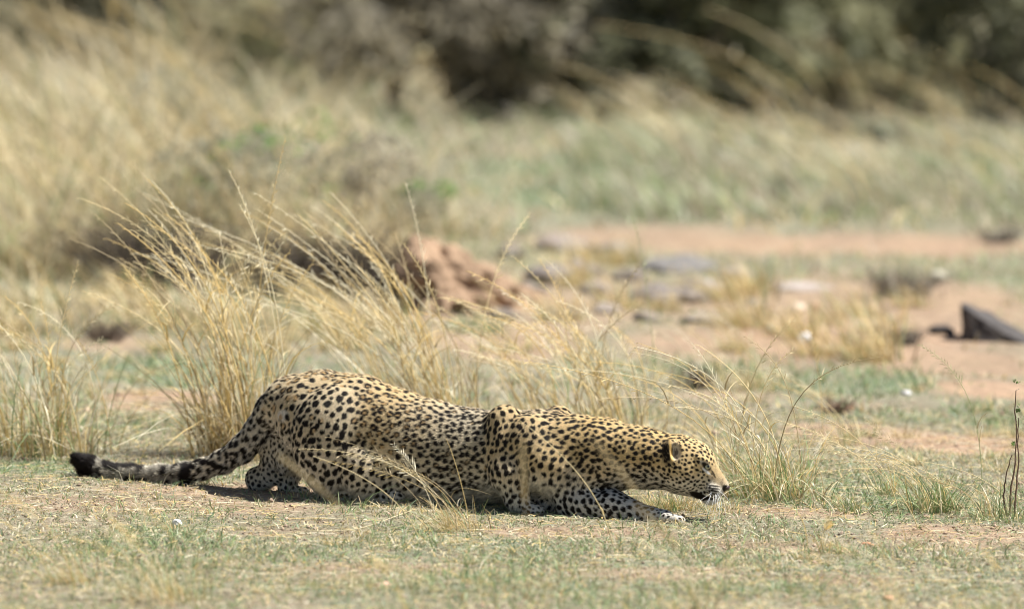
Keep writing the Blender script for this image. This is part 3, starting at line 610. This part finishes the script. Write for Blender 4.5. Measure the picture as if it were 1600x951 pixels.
# earth mound (old termite heap)
def mound(px, py):
    n, m = 150, 60; u = np.linspace(0, 2 * np.pi, n, endpoint=False); vv = np.linspace(0, 1, m)
    U, VV = np.meshgrid(u, vv); R = VV ** .8; prof = 1 - VV ** 1.9
    x = R * np.cos(U) * (.21 + .25 * (np.cos(U) > 0) * np.cos(U)); y = R * np.sin(U) * .42
    z = (.31 - .40 * np.clip(x + .06, 0, .5)) * prof; x = x - .10 * prof
    nn = fbm(x * 6, y * 6, z * 6, 71, 4); n3 = np.abs(fbm(x * 15, y * 15, z * 15, 75, 3)); hol = sstep(.12, .4, fbm(x * 10 + 4, y * 10, z * 9, 79, 2))
    s_ = 1 + .30 * nn - .22 * n3 - .22 * hol; x, y = x * s_, y * s_; z = z * (1 + .30 * nn - .18 * hol) - .05 * n3 - .02
    vtx = np.stack([x.ravel(), y.ravel(), z.ravel()], 1); i = np.arange(n * m).reshape(m, n); j = np.roll(i, -1, 1)
    q = np.stack([i[:-1], i[1:], j[1:], j[:-1]], -1).reshape(-1, 4)
    cc = np.array([.36, .245, .16]) * (1 + .35 * fbm(x * 12, y * 12, z * 12, 81, 3).ravel())[:, None]
    vtx[:, 0] *= 1.15; X0, Y0 = gp(px, py)
    new_obj('earth_mound', mesh_np('earth_mound', vtx, q, cc, True), M_SOIL, label='crumbling reddish brown earth mound behind the leopard at mid left', cat='earth mound', loc=(X0, Y0, float(hgt(X0, Y0))))
mound(715, 478)
# thorny shoots at right edge
xt, yt = gp(1583, 800)
e = new_obj('thorn_sapling', None, label='bare thorny shoots with tiny leaves standing at the right edge', cat='sapling', loc=(xt, yt, float(hgt(xt, yt))))
for k, pts in enumerate([[(0, 0, -.02), (.002, 0, .08), (.018, .005, .17), (.02, .01, .26), (.014, .01, .33), (.016, .01, .385)], [(.01, 0, -.02), (.02, 0, .08), (.028, .01, .16), (.024, .015, .24), (.026, .01, .30)], [(-.005, 0, -.02), (-.02, 0, .06), (-.012, .01, .12), (.005, .01, .19)]]):
    pts = np.array(pts); t = np.linspace(0, 1, 14); P2 = np.stack([np.interp(t, np.linspace(0, 1, len(pts)), pts[:, i]) for i in range(3)], 1) + rng.normal(0, .0012, (14, 3))
    v, q = tube(P2, .0034 * (1 - .6 * t), 6); parts = [(v, q, np.repeat(np.array([[.20, .13, .09]]), len(v), 0))]
    for s in range(18):
        b = P2[rng.integers(2, 14)]; d = np.array([rng.choice([-1, 1]) * .012, rng.normal(0, .006), .006]); v, q = tube([b, b + d], [.0009, .0002], 3); parts.append((v, q, np.repeat(np.array([[.5, .42, .32]]), len(v), 0)))
    v, q, c = join(parts); st_ = new_obj('shoot', mesh_np('shoot', v, q, c), M_WOOD, e)
    V, q, c, _ = leaf_cloud(16, .01, .02, 30 + k, np.array([.16, .25, .07]), .006, 3); tp = P2[-1]
    new_obj('leaves', mesh_np('shoot_leaves', V + tp, q, c), M_LEAF, st_, kind='stuff')
# ------------------------------------------------------------------ leopard
import openvdb
S = 1 / 520.0
def yb(px): return 0.17 - 0.00085 * (px - 470)
def W(px, py, d): return P(px, py, yb(px) + d * S)
VOX = 0.0027
lo = np.array([-1.45, -0.62, -0.05]); hi = np.array([0.74, 0.72, 0.52])
N = np.ceil((hi - lo) / VOX).astype(int)
SD = np.full(N, 0.03, np.float32)
AX = [lo[i] + VOX * np.arange(N[i]) for i in range(3)]
prims = []
def cone_d(x, y, z, a, b, ra, rb, ds):
    ba = b - a; pa0, pa1, pa2 = x - a[0], (y - a[1]), z - a[2]
    L = ba @ ba; t = np.clip((pa0 * ba[0] + pa1 * ba[1] + pa2 * ba[2]) / L, 0, 1)
    return np.sqrt((pa0 - t * ba[0]) ** 2 + ((pa1 - t * ba[1]) / ds) ** 2 + (pa2 - t * ba[2]) ** 2) - (ra + (rb - ra) * t)
def ell_d(x, y, z, c, r, ang):
    ca, sa = math.cos(ang), math.sin(ang); X_, Z_ = x - c[0], z - c[2]
    u = (X_ * ca + Z_ * sa); w_ = (-X_ * sa + Z_ * ca); v_ = y - c[1]
    k0 = np.sqrt((u / r[0]) ** 2 + (v_ / r[1]) ** 2 + (w_ / r[2]) ** 2) + 1e-6; k1 = np.sqrt((u / r[0] ** 2) ** 2 + (v_ / r[1] ** 2) ** 2 + (w_ / r[2] ** 2) ** 2) + 1e-6
    return k0 * (k0 - 1) / k1
def apply(f, b0, b1, k, sub=False):
    m = k + .03; i0 = np.clip(((b0 - m - lo) / VOX).astype(int), 0, N); i1 = np.clip(((b1 + m - lo) / VOX).astype(int) + 1, 0, N)
    sl_ = tuple(slice(i0[i], i1[i]) for i in range(3))
    x = AX[0][sl_[0]][:, None, None]; y = AX[1][sl_[1]][None, :, None]; z = AX[2][sl_[2]][None, None, :]
    d = f(x, y, z).astype(np.float32); s = SD[sl_]
    if sub:
        d = -d; h = np.maximum(k - np.abs(s - d), 0) / k; SD[sl_] = np.maximum(s, d) + h * h * k * .25
    else:
        h = np.maximum(k - np.abs(s - d), 0) / k; SD[sl_] = np.minimum(s, d) - h * h * k * .25
# params: spacing px, size px, rosette 0..1, warmth 0..1, fur length mm, flow (dx,dy,dz)
def cone(A, B, ra, rb, par, flow, k=12, ds=1.0):
    a, b = W(*A), W(*B); ra, rb, k = ra * S, rb * S, k * S
    f = lambda x, y, z: cone_d(x, y, z, a, b, ra, rb, ds); R = max(ra, rb) * np.array([1, ds, 1]); apply(f, np.minimum(a, b) - R, np.maximum(a, b) + R, k); prims.append((f, par, flow))
def ell(A, r, ang, par, flow, k=12):
    c = W(*A); r = np.array(r) * S; k = k * S
    f = lambda x, y, z: ell_d(x, y, z, c, r, ang); R = np.full(3, max(r)); apply(f, c - R, c + R, k); prims.append((f, par, flow))
def cut(A, r, ang, k=4):
    c = W(*A); r = np.array(r) * S; f = lambda x, y, z: ell_d(x, y, z, c, r, ang); R = np.full(3, max(r)); apply(f, c - R, c + R, k * S, True)
BACK = (-1, .3, -.15); DOWNB = (-.5, .1, -.9); DOWN = (-.1, 0, -1); FWD = (1, -.4, -.25)
p_rump = (13.2, 4.8, .55, .48, 8); p_back = (12.2, 4.6, .75, .66, 8); p_flank = (10.3, 4.5, .12, .34, 9); p_thigh = (12.4, 5.5, .05, .34, 7); p_should = (11.0, 4.7, .0, .68, 7); p_chest = (10.2, 4.0, .0, .26, 11)
p_neck = (9.2, 4.1, .0, .84, 6.5); p_head = (6.4, 2.6, 0, .72, 3.2); p_leg = (10.4, 4.7, 0, .10, 7); p_paw = (7.6, 2.6, 0, .35, 4); p_tail = (12.6, 6.2, .0, .06, 10); p_tip = (13, 7.5, 0, .0, 13); p_shank = (8.2, 3.1, 0, .08, 6)
# torso
spine = [((462, 635, 4), 50, p_rump), ((500, 645, 0), 67, p_rump), ((550, 662, 0), 77, p_back), ((610, 689, 0), 81, p_back), ((670, 704, 0), 78, p_flank), ((730, 713, 0), 74, p_flank), ((790, 712, 0), 70, p_flank), ((850, 708, 0), 66, p_should), ((900, 706, 0), 58, p_neck)]
for (A, ra, pa), (B, rb, pb) in zip(spine[:-1], spine[1:]): cone(A, B, ra, rb, pa, BACK, 14, .72 if A[0] >= 550 and B[0] <= 800 else .78)
ell((690, 735, 0), (95, 47, 46), 0, p_flank, DOWNB, 14)
# neck
cone((880, 708, 0), (945, 708, 0), 58, 53, p_neck, BACK, 14, .8); cone((945, 708, 0), (1000, 714, 0), 53, 46, p_neck, BACK, 12, .85); cone((1000, 714, 0), (1050, 722, 0), 46, 43, p_neck, BACK, 12, .9)
ell((905, 740, -4), (62, 48, 38), -.1, p_chest, DOWNB, 14); ell((955, 738, 0), (50, 38, 27), .05, p_neck, BACK, 12)
# near shoulder and foreleg
cone((789, 657, -34), (796, 740, -50), 26, 33, p_should, DOWN, 13); ell((830, 700, -38), (42, 30, 54), .25, p_should, DOWNB, 9); ell((862, 728, -38), (42, 32, 40), 0, p_should, DOWNB, 14)
cone((796, 735, -52), (806, 776, -50), 31, 21, p_leg, DOWN, 9); cone((806, 776, -50), (822, 792, -50), 17, 12, p_shank, DOWN, 8); ell((836, 797, -50), (15, 13, 9), 0, p_paw, FWD, 6)
ell((862, 782, 6), (34, 26, 24), .0, p_chest, DOWNB, 12)
# far shoulder
cone((872, 655, 34), (905, 720, 40), 22, 38, p_should, DOWNB, 10)
# stretched foreleg
cone((888, 758, -20), (905, 784, -28), 32, 27, p_leg, DOWNB, 12); cone((890, 790, -34), (958, 793, -38), 22, 27, p_leg, FWD, 12); cone((958, 793, -38), (1012, 805, -40), 27, 15.5, p_leg, FWD, 8)
cone((1012, 805, -40), (1038, 809, -42), 14.5, 13.5, p_paw, FWD, 6, 1.15)
for k_, (dx, dd) in enumerate([(0, -15), (4, -5), (4, 6), (0, 15)]): cone((1040 + dx * .5, 809, -42 + dd), (1059 + dx, 813, -42 + dd * 1.05), 9.2, 8.2, p_paw, FWD, 3.5)
# hind legs
ell((528, 690, -41), (73, 43, 90), .12, p_thigh, DOWNB, 7); ell((478, 650, -18), (48, 44, 56), .3, p_rump, DOWNB, 16); ell((571, 735, -52), (40, 35, 46), .5, p_thigh, DOWNB, 9)
cone((588, 762, -44), (505, 776, -40), 20, 11, p_shank, BACK, 8); cone((505, 776, -42), (600, 778, -48), 9, 10, p_shank, FWD, 6); ell((618, 775, -48), (16, 14, 11), 0, p_paw, FWD, 6)
cone((452, 660, 30), (432, 706, 34), 40, 26, p_shank, DOWN, 12); ell((450, 708, 14), (24, 24, 34), -.1, p_shank, DOWN, 12); cone((430, 706, 34), (418, 736, 34), 22, 17, p_shank, DOWN, 8); ell((402, 748, 34), (19, 16, 20), .3, p_shank, DOWN, 8)
cone((408, 752, 34), (440, 745, 32), 14, 9, p_shank, FWD, 8); cone((462, 738, 30), (450, 762, 32), 12, 9, p_shank, DOWN, 8); cone((440, 762, 32), (475, 768, 30), 7, 8, p_paw, FWD, 6)
ell((443, 648, -38), (10, 9, 10), 0, (60, 2, 0, 0, 6), DOWN, 5)
# tail
tl = [((450, 624, 2), 28), ((428, 640, 4), 26), ((406, 672, 8), 22.5), ((380, 699, 14), 20), ((350, 719, 22), 17), ((318, 732, 30), 14.5), ((285, 739, 36), 13), ((250, 741, 42), 12.5), ((205, 740, 50), 12.5), ((165, 737, 54), 14.5), ((138, 728, 56), 14.5), ((121, 717, 58), 9)]
for k_, ((A, ra), (B, rb)) in enumerate(zip(tl[:-1], tl[1:])):
    a_, b_ = W(*A), W(*B); fl = b_ - a_; cone(A, B, ra, rb, p_tail if k_ < 5 else p_tip, tuple(fl / np.linalg.norm(fl)), 9 if k_ else 22)
# head
HB = (-1, .3, .1)
ell((1068, 722, 0), (43, 40, 41), 0, p_head, HB, 12); ell((1089, 721, 0), (26, 30, 29), -.7, p_head, HB, 10)
cone((1094, 729, 0), (1118, 753, 0), 25, 17, p_head, HB, 8, .8)
ell((1070, 740, -15), (33, 28, 29), -.2, p_head, HB, 10); ell((1070, 740, 15), (33, 28, 29), -.2, p_head, HB, 10)
ell((1117, 765, -9), (14, 13, 12), -.3, p_head, HB, 4); ell((1117, 765, 9), (14, 13, 12), -.3, p_head, HB, 5); ell((1129, 757, 0), (10.5, 11, 9), -.6, p_head, HB, 4)
cone((1058, 754, 0), (1100, 772, 0), 15, 9, p_head, HB, 9, 1.4); ell((1109, 780, 0), (12, 11, 8.5), -.1, p_head, HB, 4)
ell((1096, 717, -20), (14, 10, 6.5), -.6, p_head, HB, 4); ell((1096, 717, 20), (13, 9, 7), -.6, p_head, HB, 5)
cut((1104, 729, -26), (8.5, 7, 6), -.7, 3); cut((1104, 729, 26), (8.5, 7, 6), -.7, 3)
for sg in (-1, 1):
    ell((1049, 704, sg * 36), (13.5, 11, 18.5), -.12, (6.6, 2.4, 0, .7, 4), (-.3, 0, .9), 5); cut((1056, 705, sg * 42), (8.5, 11, 13.5), -.12, 2.5)
_x, _y, _z = np.meshgrid(*[np.linspace(lo[i], hi[i], int((hi[i] - lo[i]) / .016) + 1) for i in range(3)], indexing='ij')
_n = (.0042 * fbm(_x * 14, _y * 14, _z * 8, 61, 2) + .0022 * fbm(_x * 30, _y * 30, _z * 12, 62, 2)).astype(np.float32)
for ax in range(3):
    t_ = np.linspace(0, _n.shape[ax] - 1.001, N[ax]); i_f = t_.astype(int); fr = (t_ - i_f).astype(np.float32); sh = [1, 1, 1]; sh[ax] = -1
    _n = np.take(_n, i_f, ax) * (1 - fr.reshape(sh)) + np.take(_n, i_f + 1, ax) * fr.reshape(sh)
SD += _n * (AX[0] < .42)[:, None, None]
SDn = np.clip(SD, -.02, .03)
g = openvdb.FloatGrid(0.03); g.copyFromArray(SDn, tolerance=0); g.transform = openvdb.createLinearTransform(voxelSize=VOX)
pts, tris, quads = g.convertToPolygons(isovalue=0.0, adaptivity=0.0)
pts = pts + lo; del SD, SDn
quads = quads.astype(np.int64); 
# keep the largest connected piece only; relax a little
nv = len(pts)
for _ in range(3):
    acc = np.zeros((nv, 3)); cnt = np.zeros(nv)
    for a_, b_ in ((0, 1), (1, 2), (2, 3), (3, 0)):
        for p_, q_ in ((a_, b_), (b_, a_)):
            np.add.at(acc, quads[:, p_], pts[quads[:, q_]]); np.add.at(cnt, quads[:, p_], 1)
    pts = pts + .5 * (acc / np.maximum(cnt, 1)[:, None] - pts)
# vertex normals
e1 = pts[quads[:, 2]] - pts[quads[:, 0]]; e2 = pts[quads[:, 3]] - pts[quads[:, 1]]; fn = np.cross(e1, e2)
ctr = pts[quads].mean(1); vol = (fn * (ctr - ctr.mean(0))).sum()
if vol < 0: quads = quads[:, ::-1]; fn = -fn
VN = np.zeros((nv, 3))
for c_ in range(4): np.add.at(VN, quads[:, c_], fn)
VN /= np.linalg.norm(VN, axis=1)[:, None] + 1e-12
# blend the regional parameters onto the skin
Dm = np.stack([f(pts[:, 0], pts[:, 1], pts[:, 2]) for (f, _, _) in prims]).astype(np.float32)
Wt = np.exp(-(Dm - Dm.min(0)) / 0.008); Wt /= Wt.sum(0)
par = Wt.T @ np.array([p for (_, p, _) in prims]); flow = Wt.T @ np.array([np.array(f_) / np.linalg.norm(f_) for (_, _, f_) in prims]); del Dm, Wt
flow -= VN * (flow * VN).sum(1)[:, None]; flow /= np.linalg.norm(flow, axis=1)[:, None] + 1e-9
side = np.cross(VN, flow)
PX, PY = proj(pts)
# base coat
warm = np.clip(par[:, 3] + .12 * fbm(pts[:, 0] * 8, pts[:, 1] * 8, pts[:, 2] * 8, 91, 2), 0, 1)
updn = VN[:, 2]; pale = sstep(.1, -.75, updn)[:] * .9
low = sstep(725, 790, PY) * ((PX > 440) & (PX < 960)) * .75; low = np.maximum(low, sstep(735, 765, PY) * (PX > 930) * .9)
warm = warm * (1 - np.maximum(pale, low) * .85)
cream = np.array([.72, .65, .51]); tan = np.array([.75, .51, .195]); white = np.array([.82, .80, .76])
base = cream + (tan - cream) * warm[:, None]; base = base + (white - base) * (np.maximum(pale, low) * .55)[:, None]
streak = fbm((pts * side).sum(1) * 160, (pts * flow).sum(1) * 30, pts[:, 2] * 20, 12, 2); base *= (1 + .20 * streak)[:, None]
# spot centres by dart throwing
rs = np.random.default_rng(5); cand = rs.integers(0, nv, 90000); acc_i = []; accP = np.empty((9000, 3)); accS = np.empty(9000); m = 0
spc = par[:, 0] * S
for ci in cand:
    p_, s_ = pts[ci], spc[ci]
    if m:
        d2 = ((accP[:m] - p_) ** 2).sum(1)
        if (d2 < ((accS[:m] + s_) * .5) ** 2).any(): continue
    accP[m] = p_; accS[m] = s_; acc_i.append(ci); m += 1
    if m >= 9000: break
m1 = m
for ci in rs.integers(0, nv, 70000):                       # smaller spots that fill the gaps
    p_, s_ = pts[ci], spc[ci]; d2 = ((accP[:m] - p_) ** 2).sum(1)
    if (d2 < ((accS[:m] + s_) * .5 * .80) ** 2).any(): continue
    accP[m] = p_; accS[m] = s_; acc_i.append(ci); m += 1
    if m >= 8990: break
order = np.argsort(pts[:, 0]); xs = pts[order, 0]
dark = np.zeros(nv); inner = np.zeros(nv)
wob1 = fbm(pts[:, 0] * 130, pts[:, 1] * 130, pts[:, 2] * 130, 33, 2); wob2 = fbm(pts[:, 0] * 130 + 50, pts[:, 1] * 130, pts[:, 2] * 130, 34, 2)
for n_i, ci in enumerate(acc_i):
    sz = par[ci, 1] * S * (.82 + .33 * rs.random()) * (1 if n_i < m1 else .66); ros = n_i < m1 and rs.random() < par[ci, 2]; R = (spc[ci] * .47) if ros else sz * 2.2
    R2 = R * 1.5 + .004; a0, a1 = np.searchsorted(xs, [pts[ci, 0] - R2, pts[ci, 0] + R2]); ii = order[a0:a1]
    d = pts[ii] - pts[ci]; kk = (d ** 2).sum(1) < R2 * R2; ii = ii[kk]; d = d[kk]; kk = (VN[ii] @ VN[ci]) > 0; ii = ii[kk]; d = d[kk]
    u = d @ flow[ci]; v_ = d @ side[ci]; am = sz * .42 if sz > .005 else sz * .2; u = u + am * wob1[ii]; v_ = v_ + am * wob2[ii]
    if ros:
        nb = rs.integers(3, 6); a0_ = rs.random() * 6.28; rad = spc[ci] * .36
        for b_ in range(nb):
            if rs.random() < .12: continue
            an = a0_ + b_ * 6.283 / nb + rs.normal(0, .2); cu, cv = math.cos(an) * rad * 1.1, math.sin(an) * rad * .9; s2 = sz * (.52 + .2 * rs.random())
            tu, tv = -math.sin(an), math.cos(an); du, dv = u - cu, v_ - cv; al = du * tu + dv * tv; ac = -du * tv + dv * tu
            rr = np.sqrt((al / 1.35) ** 2 + (ac / .78) ** 2); dark[ii] = np.maximum(dark[ii], 1 - sstep(s2 - .0011, s2 + .0011, rr))
        inner[ii] = np.maximum(inner[ii], 1 - sstep(rad * .7, rad * 1.1, np.hypot(u, v_)))
    else:
        el = 1.0 + .4 * rs.random(); an = rs.normal(0, .6); cu, su = math.cos(an), math.sin(an); al = (u * cu + v_ * su) / el; ac = (-u * su + v_ * cu) * (el ** .5)
        rr = np.hypot(al, ac); dark[ii] = np.maximum(dark[ii], 1 - sstep(sz - .0010, sz + .0010, rr))
        if rs.random() < .12 and sz > .005:
            q2 = sz * .62; o1, o2 = rs.normal(0, sz * .9, 2); dark[ii] = np.maximum(dark[ii], 1 - sstep(q2 - .001, q2 + .001, np.hypot(u - o1, v_ - o2)))
# markings painted into the coat
def spot(cx, cy, rx, ry, ang=0, soft=.25):
    ca, sa = math.cos(ang), math.sin(ang); dx, dy = PX - cx, PY - cy; u = (dx * ca + dy * sa) / rx; v_ = (-dx * sa + dy * ca) / ry
    return 1 - sstep(1 - soft, 1 + soft, np.hypot(u, v_))
tailtip = (PX < 300); tb = sstep(.0, .35, fbm(pts[:, 0] * 45, pts[:, 1] * 30, pts[:, 2] * 50, 8, 2) + .20 + .7 * (PX < 150))
dark = np.where(tailtip, np.maximum(dark * .55, tb), dark)
dark *= 1 - sstep(1112, 1122, PX) * (PY < 775); dark *= 1 - spot(1128, 745, 14, 14)
base = base + (np.array([.47, .335, .17]) - base) * (spot(1124, 744, 20, 12, .9, .5) * .8)[:, None]
dark = np.maximum(dark * (1 - spot(1104, 729, 12, 7, .7)), 0)
pw = np.clip(spot(1103.5, 735.5, 8, 2.2, .72) + spot(1098, 721.5, 5, 1.8, .5) * .6, 0, 1); base = base + (white * 1.05 - base) * pw[:, None]; dark *= 1 - pw
dark = np.maximum(dark, spot(1104, 728, 9.5, 4.6, .75) * .97); dark = np.maximum(dark, spot(1115, 740, 7, 1.7, 1.1) * .85)
dark = np.maximum(dark, spot(1092, 774, 16, 5.2, .38, .2) * (PY > 765)); dark = np.maximum(dark, spot(1106, 779, 8, 4.5, .1) )
dark = np.maximum(dark, spot(1134, 763, 6.5, 5.5, .9, .2) * .97); dark = np.maximum(dark, spot(1128, 752, 2.4, 5, .3) * .4)
for k_ in range(4): dark = np.maximum(dark, spot(1116 - .6 * k_, 758.5 + 4.0 * k_, 10.5, 1.35, .12, .4) * .95)
dark = np.maximum(dark, (1 - sstep(0, 1.2, np.abs(PX - (1128 + .0 * PY)) - .7)) * (np.abs(PY - 770) < 6) * .6)
chin = spot(1110, 786, 12, 5.5); base = base + (white * .85 - base) * chin[:, None]; dark *= 1 - chin * .9
hd = (PX > 1034) & (PX < 1068) & (PY > 682) & (PY < 730)
earb = np.clip(spot(1041, 707, 8.5, 17, -.12, .45) * (1.15 + .5 * noise3(pts[:, 0] * 250, 0, pts[:, 2] * 160, 5)), 0, 1) * hd; dark = np.maximum(dark, earb)
eari = spot(1056, 705, 8, 13, -.12, .3); dark *= 1 - eari; base = base + (np.array([.62, .57, .47]) - base) * eari[:, None]; dark = np.maximum(dark, eari * .75 * sstep(0, .5, noise3(pts[:, 0] * 330 , 0, pts[:, 2] * 110, 3) + .1 - (PX - 1056) * .09))
rim = spot(1048.5, 705, 2.2, 19, -.12, .4) * hd; base = base + (tan * 1.1 - base) * rim[:, None]; dark *= 1 - rim
bob = spot(443, 648, 9, 9); base = base + (white - base) * bob[:, None] * .7; dark = dark * (1 - bob) + spot(449, 650, 3.6, 5.5) * bob
und = (updn < -.55) & (PX > 450) & (PX < 940); dark *= np.where(und, .5, 1)
inner *= (1 - pale) * .8 * np.clip(par[:, 3] * 2.2, 0, 1); base = base + (np.array([.50, .30, .11]) - base) * inner[:, None]
blackc = np.array([.014, .010, .008])
colr = base * (1 - dark[:, None]) + blackc * dark[:, None]
leo = new_obj('leopard', None, label='spotted leopard crouching low and stalking to the right with outstretched neck', cat='leopard', loc=(0, 0, 0))
bm_ = mesh_np('leopard_body', pts, quads, colr * .94, True); body = new_obj('body', bm_, M_SKIN, leo)
# fur: single tapered hairs lying along the coat
nh = 470000; fi = rs.integers(0, len(quads), nh); uu, vv_ = rs.random((2, nh)); Q = quads[fi]
wts = np.stack([(1 - uu) * (1 - vv_), uu * (1 - vv_), uu * vv_, (1 - uu) * vv_], 1)
def lerp(A): return (A[Q] * (wts[:, :, None] if A.ndim == 2 else wts)).sum(1)
hp = lerp(pts); hn = lerp(VN); hf = lerp(flow); hc = lerp(colr); hl = lerp(par[:, 4]) * .00105
bellyl = 1 + .8 * sstep(-.2, -.8, hn[:, 2]); hl = hl * bellyl * (.6 + .7 * rs.random(nh))
hf = hf + rs.normal(0, .22, (nh, 3)); hf -= hn * (hf * hn).sum(1)[:, None]; hf /= np.linalg.norm(hf, axis=1)[:, None] + 1e-9
lift = (.24 + .22 * rs.random(nh)); lift = lift + .18 * lerp(streak); lift = np.where(lerp(par[:, 4]) > 12.5, lift + .35, lift)
dirh = hf * np.cos(lift)[:, None] + hn * np.sin(lift)[:, None]; sdv = np.cross(hn, hf) ; wd = (.00035 + .00035 * rs.random(nh)) * (1 + (hl > .014))
root = hp - hn * .0006; V = np.stack([root - sdv * wd[:, None], root + sdv * wd[:, None], root + dirh * hl[:, None]], 1)
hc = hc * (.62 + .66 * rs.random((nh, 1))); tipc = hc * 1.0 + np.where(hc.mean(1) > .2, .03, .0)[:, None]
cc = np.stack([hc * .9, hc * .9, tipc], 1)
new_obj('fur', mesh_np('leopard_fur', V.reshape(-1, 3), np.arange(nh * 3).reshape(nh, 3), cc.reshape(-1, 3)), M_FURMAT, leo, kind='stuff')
# eye, nose, whiskers
def simple_mat(name, colr_, rough, spec=.5):
    m_, n_, l_ = mat_new(name); o_ = n_.new('ShaderNodeOutputMaterial'); b_ = n_.new('ShaderNodeBsdfPrincipled'); b_.inputs['Roughness'].default_value = rough; b_.inputs['Specular IOR Level'].default_value = spec
    nz = n_.new('ShaderNodeTexNoise'); nz.inputs['Scale'].default_value = 400; rp = n_.new('ShaderNodeValToRGB'); rp.color_ramp.elements[0].color = tuple(c * .8 for c in colr_) + (1,); rp.color_ramp.elements[1].color = tuple(min(1, c * 1.2) for c in colr_) + (1,)
    l_.new(nz.outputs['Fac'], rp.inputs[0]); l_.new(rp.outputs[0], b_.inputs['Base Color']); l_.new(b_.outputs[0], o_.inputs[0]); return m_
M_IRIS = simple_mat('eye_iris', (.42, .42, .28), .12, .7); M_PUP = simple_mat('eye_pupil', (.008, .008, .008), .08, .8); M_NOSE = simple_mat('nose_leather', (.055, .03, .027), .5); M_WH = simple_mat('whisker_white', (.9, .9, .88), .4)
import bmesh
def sphere_me(name, r3, mat, sub=3):
    b_ = bmesh.new(); bmesh.ops.create_icosphere(b_, subdivisions=sub, radius=1)
    for v in b_.verts: v.co = Vector((v.co.x * r3[0], v.co.y * r3[1], v.co.z * r3[2]))
    m_ = bpy.data.meshes.new(name); b_.to_mesh(m_); b_.free(); m_.polygons.foreach_set('use_smooth', [True] * len(m_.polygons)); m_.materials.append(mat); return m_
for sg in (-1, 1):
    kk = np.hypot(PX - 1104, PY - 729) < 2.5; kk &= ((pts[:, 1] - yb(1104)) * sg > 0)
    sp0 = pts[kk].mean(0) if kk.any() else W(1104, 729, sg * 22)
    er = .0092; ec = sp0 - np.array([0, sg * er * .62, 0]) + np.array([.001, 0, .0])
    eo = new_obj('eye', sphere_me('eye', (er, er, er), M_IRIS), None, leo, loc=ec)
    new_obj('pupil', sphere_me('pupil', (.0042, .0030, .0044), M_PUP, 2), None, eo, loc=(.0040, sg * .0078, .0010))
no_ = W(1136, 761.5, 0); ob = new_obj('nose', sphere_me('nose', (.0075, .0125, .0085), M_NOSE), None, leo, loc=no_); ob.rotation_euler = (0, .5, -.42)
for k_, (sx, sy, ex, ey) in enumerate([(1113, 768, 1088, 806), (1112, 766, 1096, 803), (1115, 770, 1106, 804), (1118, 770, 1117, 806), (1120, 769, 1127, 800), (1122, 768, 1134, 806), (1116, 766, 1080, 790), (1123, 766, 1143, 793), (1118, 768, 1110, 812), (1120, 770, 1122, 812)]):
    a_ = W(sx, sy, -17); b_ = W(ex, ey, -44 - 2 * k_ % 7); t = np.linspace(0, 1, 8)[:, None]; pp = a_ + (b_ - a_) * t + np.array([.006, -.01, .004]) * np.sin(t * 3.14)
    v, q = tube(pp, .0007 * (1 - .7 * t[:, 0]), 4); new_obj('whisker', mesh_np('whisker', v, q, None, True), M_WH, leo)
for k_, (sx, sy, ex, ey) in enumerate([(1097, 712, 1088, 697), (1099, 713, 1096, 697)]):
    a_ = W(sx, sy, -24); b_ = W(ex, ey, -34); t = np.linspace(0, 1, 5)[:, None]; v, q = tube(a_ + (b_ - a_) * t, .0004 * (1 - .7 * t[:, 0]), 3); new_obj('whisker', mesh_np('whisker', v, q, None, True), M_WH, leo)
